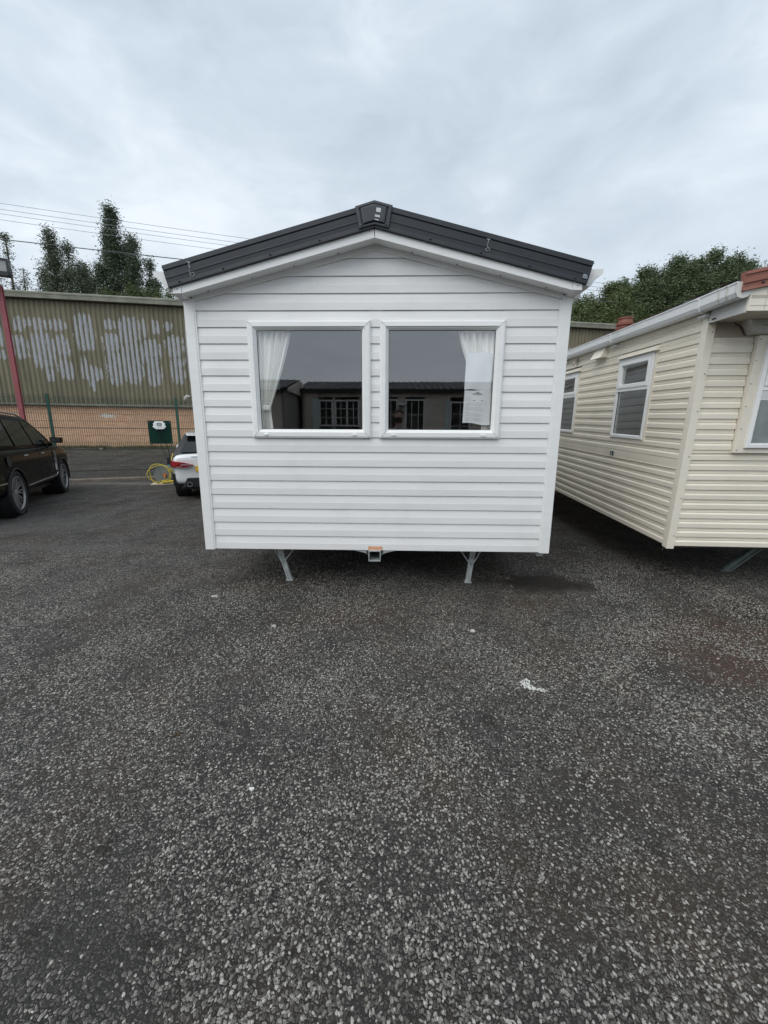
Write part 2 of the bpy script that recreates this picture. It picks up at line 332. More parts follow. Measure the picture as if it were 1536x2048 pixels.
# ------------------------------------------------------------------ mesh helpers
class MB:
    def __init__(s, T=None): s.v = []; s.f = []; s.T = T
    def add(s, vs, fs):
        o = len(s.v); s.v += [tuple(s.T(*p)) if s.T else tuple(p) for p in vs]; s.f += [tuple(i+o for i in f) for f in fs]; return s
    def box(s, x0, x1, y0, y1, z0, z1):
        return s.add([(x0, y0, z0), (x1, y0, z0), (x1, y1, z0), (x0, y1, z0), (x0, y0, z1), (x1, y0, z1), (x1, y1, z1), (x0, y1, z1)],
                     [(0, 3, 2, 1), (4, 5, 6, 7), (0, 1, 5, 4), (1, 2, 6, 5), (2, 3, 7, 6), (3, 0, 4, 7)])
    def prism(s, poly, ax, a0, a1, mapf=None):
        """poly of 2-D points swept along axis ax ('x','y','z')"""
        n = len(poly)
        def P(u, v, a): return {'x': (a, u, v), 'y': (u, a, v), 'z': (u, v, a)}[ax]
        vs = [P(u, v, a0) for u, v in poly]+[P(u, v, a1) for u, v in poly]
        return s.add(vs, [tuple(range(n-1, -1, -1)), tuple(range(n, 2*n))]+[(i, (i+1) % n, n+(i+1) % n, n+i) for i in range(n)])
    def tube(s, pts, r, n=8, cap=True):
        pts = [Vector(p) for p in pts]; rs = r if isinstance(r, (list, tuple)) else [r]*len(pts)
        vs = []; ref = None
        for i, p in enumerate(pts):
            t = (pts[min(i+1, len(pts)-1)]-pts[max(i-1, 0)]).normalized()
            if ref is None: ref = t.orthogonal().normalized()
            ref = (ref-t*ref.dot(t)).normalized(); b = t.cross(ref)
            for k in range(n):
                a = 2*math.pi*k/n; vs.append(tuple(p+(ref*math.cos(a)+b*math.sin(a))*rs[i]))
        fs = [(i*n+k, i*n+(k+1) % n, (i+1)*n+(k+1) % n, (i+1)*n+k) for i in range(len(pts)-1) for k in range(n)]
        if cap: fs += [tuple(range(n-1, -1, -1)), tuple((len(pts)-1)*n+k for k in range(n))]
        return s.add(vs, fs)
    def rings(s, rings, closed=True, cap0=False, cap1=False):
        n = len(rings[0]); vs = [p for r in rings for p in r]
        fs = [(i*n+k, i*n+(k+1) % n, (i+1)*n+(k+1) % n, (i+1)*n+k) for i in range(len(rings)-1) for k in range(n if closed else n-1)]
        if cap0: fs.append(tuple(range(n-1, -1, -1)))
        if cap1: fs.append(tuple((len(rings)-1)*n+k for k in range(n)))
        return s.add(vs, fs)
    def lathe(s, prof, n=24, axis='y', c=(0, 0, 0), cap=True):
        rg = []
        for r, h in prof:
            ring = []
            for k in range(n):
                a = 2*math.pi*k/n; u, v = r*math.cos(a), r*math.sin(a)
                ring.append({'y': (c[0]+u, c[1]+h, c[2]+v), 'z': (c[0]+u, c[1]+v, c[2]+h), 'x': (c[0]+h, c[1]+u, c[2]+v)}[axis])
            rg.append(ring)
        return s.rings(rg, True, cap and prof[0][0] > 1e-6 and prof[0] != prof[-1], cap and prof[-1][0] > 1e-6 and prof[0] != prof[-1])
    def mesh(s, name):
        me = bpy.data.meshes.new(name); me.from_pydata(s.v, [], s.f); bm = bmesh.new(); bm.from_mesh(me)
        bmesh.ops.recalc_face_normals(bm, faces=bm.faces); bm.to_mesh(me); bm.free(); return me

TINY = {'fixing_screw', 'mitre_joint', 'barge_bolt', 'pivot_hole', 'socket_hole', 'fixing_bolt', 'button', 'typed_lines', 'crest_print', 'moulded_line', 'chalk_mark', 'paint_spill', 'paper_scrap', 'faded_label', 'joint_strip', 'lug_nuts'}
def obj(name, mb, mat, parent=None, smooth=False, bevel=0, loc=None, kind=None, label=None):
    me = mb.mesh(name) if isinstance(mb, MB) else mb
    if mat is not None and not me.materials: me.materials.append(MT[mat] if isinstance(mat, str) else mat)
    o = bpy.data.objects.new(name, me); COL.objects.link(o)
    if parent: o.parent = parent
    if loc: o.location = loc
    if smooth: me.shade_smooth() if hasattr(me, 'shade_smooth') else [setattr(p, 'use_smooth', True) for p in me.polygons]
    if bevel:
        b = o.modifiers.new('bevel', 'BEVEL'); b.width = bevel; b.segments = 2; b.limit_method = 'ANGLE'; b.angle_limit = R(40)
    if kind or name in TINY: o['kind'] = kind or 'stuff'
    if label: o['label'] = label
    return o
def smooth_angle(o, deg=35):
    me = o.data
    for p in me.polygons: p.use_smooth = True
    bm = bmesh.new(); bm.from_mesh(me)
    for e_ in bm.edges:
        if len(e_.link_faces) == 2: e_.smooth = e_.calc_face_angle(0) < R(deg)
    bm.to_mesh(me); bm.free(); return o
def tag(o, label, cat, group=None):
    o['label'] = label; o['category'] = cat
    if group: o['group'] = group
    return o
def thing(name, label, cat, loc=(0, 0, 0), rz=0, group=None):
    o = bpy.data.objects.new(name, None); COL.objects.link(o); o.location = loc; o.rotation_euler = (0, 0, rz); o.empty_display_size = .2
    return tag(o, label, cat, group)
def copy_tree(o, parent=None):
    c = o.copy(); COL.objects.link(c)
    if parent: c.parent = parent; c.matrix_parent_inverse = o.matrix_parent_inverse.copy()
    for ch in list(o.children): copy_tree(ch, c)
    return c
def bake(o):
    dg = bpy.context.evaluated_depsgraph_get(); me = bpy.data.meshes.new_from_object(o.evaluated_get(dg), depsgraph=dg)
    o.modifiers.clear(); o.data = me
def struct(o): o['kind'] = 'structure'; return o

# ------------------------------------------------------------------ ground
def sd_fence(x, y):     # metres behind the fence line
    n = Vector((-math.sin(R(25)), math.cos(R(25)))); return (x+8.85)*n.x+(y-7.55)*n.y
def sd_wall(x, y):      # metres in front of the warehouse wall
    return -((x-.158)*-.191+(y-16.678)*.982)
def gz(x, y):
    a, b = sd_fence(x, y)-.25, sd_wall(x, y)
    if a <= 0: return 0.0
    t = a/(a+max(b, .001)); t = t*t*(3-2*t)*.35+t*.65
    return .70*t
def ground():
    xs = np.concatenate([[-900, -300, -100, -50], np.arange(-32, 32.1, .5), [50, 100, 300, 900]])
    ys = np.concatenate([[-900, -300, -100, -50, -30], np.arange(-20, 32.1, .5), [50, 100, 300, 900]])
    v = [(x, y, gz(x, y)+.006*noise.noise((x*.6, y*.6, 0))) for y in ys for x in xs]; n = len(xs)
    f = [(j*n+i, j*n+i+1, (j+1)*n+i+1, (j+1)*n+i) for j in range(len(ys)-1) for i in range(n-1)]
    me = bpy.data.meshes.new('asphalt_ground'); me.from_pydata(v, [], f); me.shade_smooth()
    return struct(obj('asphalt_ground', me, 'asphalt'))
ground()

def gravel():
    # loose, half-buried stone chips that stand proud of the asphalt near the viewer
    pts = []; a0, a1 = (-5.6, -4.6), (5.9, 1.6)
    n = 520000
    P = rng.uniform([a0[0], a0[1]], [a1[0], a1[1]], (n, 2))
    for x, y in P:
        d = y+3.322
        keep = (1.25-.20*abs(d))*min(1, max(0, 1.6-y)/1.1)*min(1, max(0, (1.7+abs(d)*1.05-abs(x-.158))/1.4), (6-abs(x-.15))/2)*min(1, (y+4.6)/.8)*(0.30+1.25*max(0, noise.noise((x*2.1, y*2.1, 4.))+.30))
        if math.hypot((x-1.6)/.50, (y-.24)/.26)+.6*noise.noise((x*5, y*5, 2)) < 1: continue
        if random.random() < keep: pts.append((x, y, random.uniform(-.0015, .0012)))
    me = bpy.data.meshes.new('gravel_chips'); me.from_pydata(pts, [], [])
    o = bpy.data.objects.new('gravel_chips', me); COL.objects.link(o); o['kind'] = 'stuff'
    tag(o, 'pale stone chips embedded in the dark asphalt in the foreground', 'gravel')
    g = bpy.data.node_groups.new('scatter_chips', 'GeometryNodeTree')
    g.interface.new_socket('Geometry', in_out='INPUT', socket_type='NodeSocketGeometry'); g.interface.new_socket('Geometry', in_out='OUTPUT', socket_type='NodeSocketGeometry')
    gi = g.nodes.new('NodeGroupInput'); go = g.nodes.new('NodeGroupOutput')
    mp = g.nodes.new('GeometryNodeMeshToPoints'); ip = g.nodes.new('GeometryNodeInstanceOnPoints')
    ico = g.nodes.new('GeometryNodeMeshIcoSphere'); ico.inputs['Radius'].default_value = 1; ico.inputs['Subdivisions'].default_value = 1
    sm = g.nodes.new('GeometryNodeSetMaterial'); sm.inputs['Material'].default_value = MT['chip']
    rr = g.nodes.new('FunctionNodeRandomValue'); rr.data_type = 'FLOAT_VECTOR'; rr.inputs[0].default_value = (-.25, -.25, 0); rr.inputs[1].default_value = (.25, .25, 6.28)
    rs = g.nodes.new('FunctionNodeRandomValue'); rs.data_type = 'FLOAT_VECTOR'; rs.inputs[0].default_value = (.0030, .0025, .0018); rs.inputs[1].default_value = (.0085, .0068, .0040); rs.inputs['Seed'].default_value = 3
    lk = g.links.new
    lk(gi.outputs[0], mp.inputs[0]); lk(mp.outputs[0], ip.inputs['Points']); lk(ico.outputs[0], sm.inputs[0]); lk(sm.outputs[0], ip.inputs['Instance'])
    lk(rr.outputs[0], ip.inputs['Rotation']); lk(rs.outputs[0], ip.inputs['Scale']); lk(ip.outputs[0], go.inputs[0])
    md = o.modifiers.new('scatter', 'NODES'); md.node_group = g
gravel()

def blot(name, x, y, r, mat, label, cat, pts=18, sx_=1., sy_=1., h=.003, seed=0, pieces=1, group=None):
    rd = random.Random(seed); mb = MB()
    for k in range(pieces):
        px, py = (x, y) if k == 0 else (x+rd.uniform(-2, 2)*r*sx_, y+rd.uniform(-2, 2)*r*sy_); rr = r*(1 if k == 0 else rd.uniform(.12, .4))
        ring = [(px+math.cos(a)*rr*sx_*q, py+math.sin(a)*rr*sy_*q) for a, q in ((2*math.pi*i/pts, rd.uniform(.5, 1.15)) for i in range(pts))]
        mb.rings([[(*p, .001) for p in ring], [(*((p[0]-px)*.85+px, (p[1]-py)*.85+py), h+.004) for p in ring]], True, True, True)
    return tag(obj(name, mb, mat), label, cat, group)
# white paint spill: a broken curved smear of small flakes
def spill():
    rd = random.Random(5); mb = MB()
    for k in range(115):
        t = rd.random(); cx_ = .950+.075*t*t-.030*math.sin(t*3.1); cy_ = -1.275-.095*t
        w_ = .005+.015*math.sin(min(1, t*1.1)*3.0); x = cx_+rd.gauss(0, w_*.75); y = cy_+rd.gauss(0, .006); r = rd.uniform(.0025, .0075)
        ring = [(x+math.cos(a)*r*rd.uniform(.6, 1.2), y+math.sin(a)*r*rd.uniform(.6, 1.2)) for a in (2*math.pi*i/7 for i in range(7))]
        mb.rings([[(*p, .000) for p in ring], [((p[0]-x)*.75+x, (p[1]-y)*.75+y, .0075) for p in ring]], True, False, True)
    tag(obj('paint_spill', mb, 'whitepaint'), 'crescent smear of dried white paint on the foreground asphalt', 'paint spill')
spill()
blot('paper_scrap', -.406, -2.023, .012, 'whitepaint', 'small white fleck on asphalt left of centre in the foreground', 'litter', 9, 1.3, .8, .004, 3, 2)
blot('dry_leaf', -.864, -1.746, .020, 'dark_leaf', 'small dark dried leaf lying on asphalt at front left', 'leaf', 9, 1.2, .8, .006, 8, 3)
blot('pale_pebble', .744, -.698, .020, 'fleck', 'pale flat pebble on asphalt in front of the right steady leg', 'pebble', 9, 1.3, .9, .006, 4, 2)
blot('pale_pebble', -.725, -.682, .019, 'fleck', 'pale flat pebble on asphalt in front of the left steady leg', 'pebble', 9, 1.2, .8, .006, 9, 2)
blot('pale_pebble', -1.415, -.166, .020, 'fleck', 'pale pebble on asphalt beside the left corner of the white caravan', 'pebble', 9, 1.5, .8, .006, 6, 3)

# ------------------------------------------------------------------ shared caravan pieces
def frame_rings(mb, x0, x1, z0, z1, prof):
    """mitred frame: prof = [(inset, outward depth)] swept round a rectangle, in (a, b, depth) space"""
    mb.rings([[(x0+i, z0+i, d), (x1-i, z0+i, d), (x1-i, z1-i, d), (x0+i, z1-i, d)] for i, d in prof]); return mb
def mitres(T, x0, x1, z0, z1, w, d):
    mb = MB(T)
    for X, Z, sx_, sz_ in ((x0, z0, 1, 1), (x1, z0, -1, 1), (x0, z1, 1, -1), (x1, z1, -1, -1)):
        a = Vector((X+sx_*.006, Z+sz_*.006)); b = Vector((X+sx_*w, Z+sz_*w)); t = (b-a).normalized(); q = Vector((-t.y, t.x))*.0011
        mb.add([(*(a+q), d), (*(a-q), d), (*(b-q), d), (*(b+q), d)], [(0, 1, 2, 3)])
    return mb
def plank(T, z0, p, prof, xl, xr):
    """one cladding plank; prof = [(fraction, outward)], xl/xr = functions of height giving its ends"""
    mb = MB(T); a = []; b = []
    for h, d in prof:
        z = z0+h*p; a.append((xl(z), z, d)); b.append((xr(z), z, d))
    n = len(prof); mb.add(a+b, [(i, i+1, n+i+1, n+i) for i in range(n-1)])
    return mb
PROF_A = [(.03, -.006), (.03, .0105), (.035, .0118), (.06, .012), (.49, .0112), (.53, .0098), (.96, .0025), (1.0, .001), (1.06, -.004)]
PROF_B = [(0, .000), (.02, .011), (.06, .012), (.46, .012), (.50, .0105), (.60, .001), (.66, .001), (.70, .0042), (.75, .0042), (.79, .001), (.84, .0035), (.89, .0035), (.93, .0008), (1.0, .0005)]

# ------------------------------------------------------------------ white caravan (front wall in plane y = 0)
A = thing('static_caravan', 'white clad static caravan with charcoal roof edge and two front windows, centre of the yard', 'caravan')
FA = lambda a, b, d: (a, -d, b)            # front wall mapping
ZB, PA, XB, XW = .390, .12335, 1.446, 1.525
sL, sR = .2505, .2425
ztop = lambda x: 2.812-(sL if x < 0 else sR)*abs(x)
WINS = [(-1.028, -.038), (.036, 1.025)]; WZ0, WZ1 = 1.3735, 2.2895
rows = 20
for k in range(rows):
    z0 = ZB+k*PA; z1 = z0+PA
    if z0 > 2.80: break
    lim = lambda z, s, q: max(0.004, min(XB, (2.812-z)/q))*s
    L_ = lambda z: lim(z, -1, sL); R_ = lambda z: lim(z, 1, sR)
    if z1 > 2.812: pr = [(h, d) for h, d in PROF_A if z0+h*PA < 2.80]
    else: pr = PROF_A
    segs = [(L_, R_)]
    if z0 < WZ1-.02 and z1 > WZ0+.02:
        segs = [(L_, lambda z: WINS[0][0]+.012), (lambda z: WINS[0][1]-.012, lambda z: WINS[1][0]+.012), (lambda z: WINS[1][1]-.012, R_)]
        if z0 < WZ0 or z1 > WZ1:          # rows the windows bite into keep a strip above or below the openings
            lo, hi = (0, (WZ0+.01-z0)/PA) if z0 < WZ0 else ((WZ1-.01-z0)/PA, 1.06)
            cl = [(h, d) for h, d in PROF_A if lo < h < hi]
            if z0 < WZ0: cl = cl+[(hi, .013)]
            else: cl = [(lo, .012)]+cl
            for w_ in WINS: obj('siding_board', plank(FA, z0, PA, cl, lambda z, a=w_[0]+.012: a, lambda z, b=w_[1]-.012: b), 'white', A)
    for a, b in segs:
        obj('siding_board', plank(FA, z0, PA, pr, a, b), 'white', A)
# corner boards
for s in (-1, 1):
    mb = MB(); x0, x1 = sorted((s*XB, s*XW)); zt = ztop(s*1.48)+.012
    mb.box(x0, x1, -.022, .055, ZB-.004, zt)
    obj('corner_board', mb, 'white_trim', A, bevel=.003)
    mb = MB(); x0, x1 = sorted((s*(XB-.012), s*XB)); mb.box(x0, x1, -.018, .0, ZB+.002, zt-.02); obj('corner_trim', mb, 'white_trim', A)
# rake trim under the soffit, two stepped strips each side
for s, q in ((-1, sL), (1, sR)):
    for off, dep, wd in ((-.022, .018, .017), (-.005, .024, .020)):
        mb = MB(); za, zb_ = 2.812+off, 2.812+off-q*1.447
        P = [(0, za), (s*1.447, zb_), (s*1.447, zb_+wd), (0, za+wd)]
        mb.prism(P, 'y', -dep, .01); obj('rake_trim', mb, 'white_trim', A)
# hidden wall behind the cladding, with window openings; side, rear walls, floor, ceiling, partition
mb = MB(); yb0, yb1 = .012, .05
for x0, x1, z0, z1 in ((-1.5, 1.5, .40, WZ0+.05), (-1.5, WINS[0][0]+.06, WZ0+.05, WZ1-.05), (WINS[0][1]-.06, WINS[1][0]+.06, WZ0+.05, WZ1-.05), (WINS[1][1]-.06, 1.5, WZ0+.05, WZ1-.05), (-1.5, 1.5, WZ1-.05, 2.44)): mb.box(x0, x1, yb0, yb1, z0, z1)
mb.prism([(-1.5, 2.44), (1.5, 2.44), (0, 2.80)], 'y', yb0, yb1)
obj('inner_wall', mb, 'interior', A)
LA = 9.2
mb = MB(); mb.box(-1.5, -1.46, .05, LA, .40, 2.42); mb.box(1.46, 1.5, .05, LA, .40, 2.42); mb.box(-1.5, 1.5, LA, LA+.04, .40, 2.42); obj('side_wall', mb, 'interior', A)
mb = MB(); mb.box(-1.5, 1.5, .05, LA, .40, .45); obj('floor_panel', mb, 'underfloor', A)
mb = MB(); mb.box(-1.46, 1.46, .05, LA, 2.38, 2.42); mb.box(-1.46, 1.46, 3.6, 3.64, .45, 2.38); obj('partition', mb, 'interior', A)
mb = MB(); mb.box(-1.44, 1.44, .10, .75, .45, .85); mb.box(-1.44, 1.44, .10, .25, .85, 1.22); obj('window_seat', mb, 'wood', A, bevel=.03)
# side cladding (the right side is mirrored in the cream caravan's windows)
for s in (-1, 1):
    T = (lambda a, b, d: (XW+d-.01, a, b)) if s > 0 else (lambda a, b, d: (-XW-d+.01, a, b))
    for k in range(17):
        obj('siding_board', plank(T, ZB+k*PA, PA, PROF_A, lambda z: .055, lambda z: LA), 'white', A)
# windows
GPROF = [(.0, .0), (.0, .026), (.004, .031), (.012, .033), (.014, .037), (.046, .038), (.049, .035), (.052, .030), (.058, .026), (.071, .012), (.072, -.02)]
for (x0, x1) in WINS:
    f = obj('window_frame', frame_rings(MB(FA), x0, x1, WZ0, WZ1, GPROF), 'white_frame', A)
    obj('mitre_joint', mitres(FA, x0, x1, WZ0, WZ1, .060, .0385), 'grey_plastic', f)
    g = MB(FA); i = .068; g.add([(x0+i, WZ0+i, .004), (x1-i, WZ0+i, .004), (x1-i, WZ1-i, .004), (x0+i, WZ1-i, .004)], [(0, 1, 2, 3)])
    obj('pane', g, 'glass', f)
    gk = MB(FA); frame_rings(gk, x0+.069, x1-.069, WZ0+.069, WZ1-.069, [(0, .0), (0, .009), (.005, .009), (.005, .0)]); obj('gasket', gk, 'black', f)
    for xx in (x0+.115, x1-.135):
        mb = MB(FA); mb.box(xx-.016, xx+.016, WZ0+.022, WZ0+.034, .036, .047); mb.box(xx-.010, xx+.010, WZ0+.015, WZ0+.022, .036, .044)
        obj('drain_cap', mb, 'white_frame', f, bevel=.003)
# soffit + white fascia + eave box ends
OV, OD = .130, .160
for s, q in ((-1, sL), (1, sR)):
    zt = lambda x: 2.822-q*abs(x)
    mb = MB(); mb.add([(0, -OV, zt(0)), (s*1.468, -OV, zt(1.468)), (s*1.468, .012, zt(1.468)+.006), (0, .012, zt(0)+.006), (0, -OV, zt(0)+.01), (s*1.468, -OV, zt(1.468)+.01), (s*1.468, .012, zt(1.468)+.02), (0, .012, zt(0)+.02)],
                      [(0, 1, 2, 3), (4, 5, 6, 7), (0, 1, 5, 4), (1, 2, 6, 5), (2, 3, 7, 6), (3, 0, 4, 7)])
    obj('soffit_board', mb, 'white_trim', A)
    mb = MB(); mb.prism([(s*.002, zt(0)-.003), (s*1.468, zt(1.468)-.003), (s*1.468, zt(1.468)+.075), (s*.002, zt(0)+.075)], 'y', -OV-.010, -OV); obj('fascia_board', mb, 'white_trim', A, bevel=.0015)
    # boxed end
    zb_ = zt(1.468)-.003; mb = MB()
    mb.add([(s*1.470, -OV-.012, zb_), (s*1.538, -OV-.012, zb_-.002), (s*1.538, -OV-.012, zb_+.045), (s*1.470, -OV-.012, zb_+.076),
            (s*1.470, .03, zb_-.004), (s*1.538, .03, zb_-.02), (s*1.538, .03, zb_+.045), (s*1.470, .03, zb_+.076)],
           [(0, 1, 2, 3), (4, 5, 6, 7), (0, 1, 5, 4), (1, 2, 6, 5), (2, 3, 7, 6), (3, 0, 4, 7)])
    obj('eave_box', mb, 'white_trim', A, bevel=.0015)
    mb = MB()
    for x in (.28, .62, .95, 1.3): mb.lathe([(.006, 0), (.006, -.004), (.002, -.006)], 8, 'z', (s*x, -OV*.45, zt(x)-.0))
    for x in (1.50,): mb.lathe([(.004, 0), (.004, -.004)], 8, 'y', (s*x, -OV-.012, zb_+.03))
    obj('fixing_screw', mb, 'grey_plastic', A)
    # charcoal barge board: folded strip with two ribs; end cut square to the slope
    th = math.atan(q+.002); ux, uz = s*math.cos(th), -math.sin(th); nx, nz = s*math.sin(th), math.cos(th); LN = 1.645
    pk = Vector((0, 3.041))
    def PT(t, h, y): return (pk.x+ux*t-nx*h*0+(-nx)*h, y, pk.y+uz*t-nz*h)      # h = distance below the top edge
    prof = [(.000, .10), (.000, -OD+.006), (.004, -OD), (.036, -OD-.002), (.040, -OD+.006), (.045, -OD+.006), (.049, -OD-.001), (.088, -OD-.001), (.092, -OD-.004), (.098, -OD-.004), (.102, -OD-.001), (.128, -OD), (.150, -OD-.003), (.158, -OD-.003), (.160, -OD+.003), (.158, -OV)]
    ra = []; rb = []
    for h, y in prof:
        t0 = (h*math.tan(th)*-1); ra.append((0.0015*s, y, 3.041-h/math.cos(th))); rb.append(PT(LN, h, y))
    mb = MB(); n = len(prof); mb.add(ra+rb, [(i, i+1, n+i+1, n+i) for i in range(n-1)]+[tuple(range(n, 2*n))])
    obj('barge_board', mb, 'charcoal', A)
    mb = MB()
    for t in (.45, .83, 1.20, 1.55):
        c0 = PT(t, .138, -OD-.002); mb.lathe([(.008, 0), (.008, -.004), (.003, -.007)], 10, 'y', c0)
    obj('barge_bolt', mb, 'black', A)
    # roof sheets behind
    mb = MB(); w = 1.66
    segs_ = 60; top = []; 
    for j in range(segs_+1):
        y = -OD+.02+j*(LA+.3)/segs_; top.append([(0.0, y, 3.035), (s*w*math.cos(th), y, 3.035-w*math.sin(th))])
    for j in range(segs_):
        a_, b_ = top[j]; c_, d_ = top[j+1]; lift = .018
        mb.add([a_, b_, (d_[0], d_[1]-.01, d_[2]+lift), (c_[0], c_[1]-.01, c_[2]+lift)], [(0, 1, 2, 3)])
    obj('roof_sheet', mb, 'charcoal', A)
    # gutter: ogee section along the eave, with its end cap and brackets
    gx = s*1.0; e0 = (1.575, 2.565)
    G = [(1.600, 2.520), (1.622, 2.512), (1.640, 2.520), (1.655, 2.548), (1.675, 2.574), (1.700, 2.588), (1.716, 2.600), (1.720, 2.632), (1.712, 2.634), (1.708, 2.606), (1.690, 2.596), (1.668, 2.580), (1.648, 2.556), (1.634, 2.530), (1.604, 2.528), (1.596, 2.60), (1.590, 2.60)]
    mb = MB(); mb.rings([[(gx*x, y, z) for x, z in G] for y in (-.055, LA)], True, True, True); g_ = obj('gutter', mb, 'gutter', A)
    mb = MB(); cap = [(x, z) for x, z in G[:8]]+[(1.590, 2.632)]; mb.prism([(gx*x, z) for x, z in cap], 'y', -.062, -.054); obj('end_cap', mb, 'gutter', g_)
    mb = MB(); mb.box(*sorted((gx*1.53, gx*1.60)), .02, LA, 2.46, 2.60); obj('eave_fascia', mb, 'white_trim', A)
# ridge cap at the apex
def ridgecap():
    mb = MB(); O_ = [(-.140, 3.008), (0, 3.046), (.130, 3.013), (.104, 2.868), (0, 2.892), (-.114, 2.864)]
    def sc(k, dz=0): 
        c = (-.004, 2.955); return [(c[0]+(x-c[0])*k, c[1]+(z-c[1])*k+dz) for x, z in O_]
    rg = [(sc(1.0), .06), (sc(1.0), -OD-.008), (sc(.97), -OD-.013), (sc(.80), -OD-.014), (sc(.77), -OD-.004), (sc(.73, .004), -OD-.003), (sc(.70, .004), -OD-.012), (sc(.62, .004), -OD-.015)]
    mb.rings([[(x, y, z) for x, z in p] for p, y in rg], True, False, True)
    c = obj('ridge_cap', mb, 'charcoal_plastic', A)
    m2 = MB(); m2.prism([(.012, 2.968), (.045, 2.964), (.048, 2.990), (.016, 2.996)], 'y', -OD-.017, -OD-.015)
    m2.prism([(.004, 2.938), (.040, 2.932), (.038, 2.946), (.006, 2.952)], 'y', -OD-.017, -OD-.015); m2.prism([(.0, 2.920), (.03, 2.912), (.032, 2.917), (.002, 2.925)], 'y', -OD-.0168, -OD-.015)
    obj('faded_label', m2, 'label', c)
    m3 = MB()
    for x, z in ((-.092, 2.885), (.085, 2.888)): m3.lathe([(.008, 0), (.008, -.004), (.003, -.006)], 10, 'y', (x, -OD-.012, z))
    obj('barge_bolt', m3, 'black', c)
ridgecap()
# hitch socket, orange tape, A-frame, chassis, steady legs, corner outlet
mb = MB(); x0, x1, z0, z1 = -.060, .046, .298, .395
mb.box(x0, x0+.006, -.035, .9, z0, z1); mb.box(x1-.006, x1, -.035, .9, z0, z1); mb.box(x0+.006, x1-.006, -.035, .9, z0, z0+.006); mb.box(x0+.006, x1-.006, -.035, .9, z1-.006, z1)
h_ = obj('hitch_socket', mb, 'galv', A); mb = MB(); mb.box(x0+.01, x1-.01, .35, .36, z0+.008, z1-.008); obj('backing_plate', mb, 'chassis', h_)
mb = MB(FA); mb.box(-.064, .062, .398, .430, .0122, .0136); obj('warning_tape', mb, 'tape', A)
for s in (-1, 1):
    mb = MB(); X = lambda a: -.007+s*a
    mb.add([(X(.055), .02, .335), (X(.60), 1.1, .335), (X(.60), 1.16, .335), (X(.055), .09, .335), (X(.055), .02, .392), (X(.60), 1.1, .392), (X(.60), 1.16, .392), (X(.055), .09, .392)],
           [(0, 1, 2, 3), (4, 5, 6, 7), (0, 1, 5, 4), (1, 2, 6, 5), (2, 3, 7, 6), (3, 0, 4, 7)]); 
    obj('drawbar', mb, 'galv', A)
    mb = MB(); mb.box(X(.85)-.03, X(.85)+.03, .35, LA-.3, .28, .398); obj('chassis_rail', mb, 'chassis', A)
    mb = MB(); mb.add([(X(.075), -.0, .392), (X(.20), -.0, .392), (X(.075), .0, .362), (X(.075), .012, .392), (X(.20), .012, .392), (X(.075), .012, .362)], [(0, 1, 2), (3, 4, 5), (0, 1, 4, 3), (1, 2, 5, 4), (2, 0, 3, 5)]); obj('gusset_plate', mb, 'galv', A)
def wheelset(parent, T, y, hx):
    for s in (-1, 1):
        mb = MB(); c = Vector(T(s*hx, y, .26)); mb.lathe([(.10, -.09), (.24, -.09), (.26, -.06), (.26, .06), (.24, .09), (.10, .09)], 22, 'x', c); w = obj('road_wheel', mb, 'rubber', parent)
        m2 = MB(); m2.lathe([(.02, -.085), (.13, -.07), (.15, -.09), (.15, .09), (.13, .07), (.02, .085)], 18, 'x', c); obj('wheel_rim', m2, 'galv_dark', w)
wheelset(A, lambda a, b, c: (a, b, c), 5.0, 1.18)
def steady(parent, top, foot, mat, wdt=.052, toe=-1):
    """folded U-channel leg with toe plate and two rod struts"""
    t, f = Vector(top), Vector(foot); ax = (f-t).normalized(); side = Vector((1, 0, 0)); side = (side-ax*side.dot(ax)).normalized(); nrm = ax.cross(side)
    if nrm.y > 0: nrm = -nrm
    sec = [(-1, 0), (-1, .6), (-.80, 1), (-.35, 1), (-.28, .72), (.28, .72), (.35, 1), (.80, 1), (1, .6), (1, 0), (.88, 0), (.88, .5), (-.88, .5), (-.88, 0)]
    mb = MB(); mb.rings([[tuple(p+side*a*wdt/2+nrm*b*wdt*.45) for a, b in sec] for p in (t, t.lerp(f, .5), f)], True, True, True)
    l = obj('steady_leg', mb, mat, parent)
    mb = MB(); mb.box(f.x-wdt*.62, f.x+wdt*.62, f.y-.035, f.y+.035, f.z, f.z+.007); mb.box(f.x-wdt*.62, f.x+wdt*.62, f.y-.037, f.y-.032, f.z, f.z+.018); obj('foot_plate', mb, mat, l)
    mb = MB()
    for q in (.32, .5): 
        c = t.lerp(f, q)+nrm*wdt*.36; mb.lathe([(.005, -.004), (.005, .0)], 8, 'y', c)
    obj('pivot_hole', mb, 'black', l)
    mid = t.lerp(f, .48)
    for s in (-1, 1):
        a = mid+nrm*wdt*.5+side*s*wdt*.30; b = Vector((mid.x+s*.115, t.y+.03, t.z-.035)); c = b+Vector((0, .01, .06))
        mb = MB(); mb.tube([a, a.lerp(b, .45)+Vector((0, 0, -.004)), b, c], .0052, 7); obj('strut_rod', mb, mat, l)
    mb = MB(); mb.box(t.x-.05, t.x+.05, t.y-.0, t.y+.10, t.z-.03, t.z+.03); obj('leg_bracket', mb, 'chassis', l)
steady(A, (-.955, .262, .375), (-.852, .262, .001), 'galv')
steady(A, (.925, .262, .375), (.884, .262, .001), 'galv')
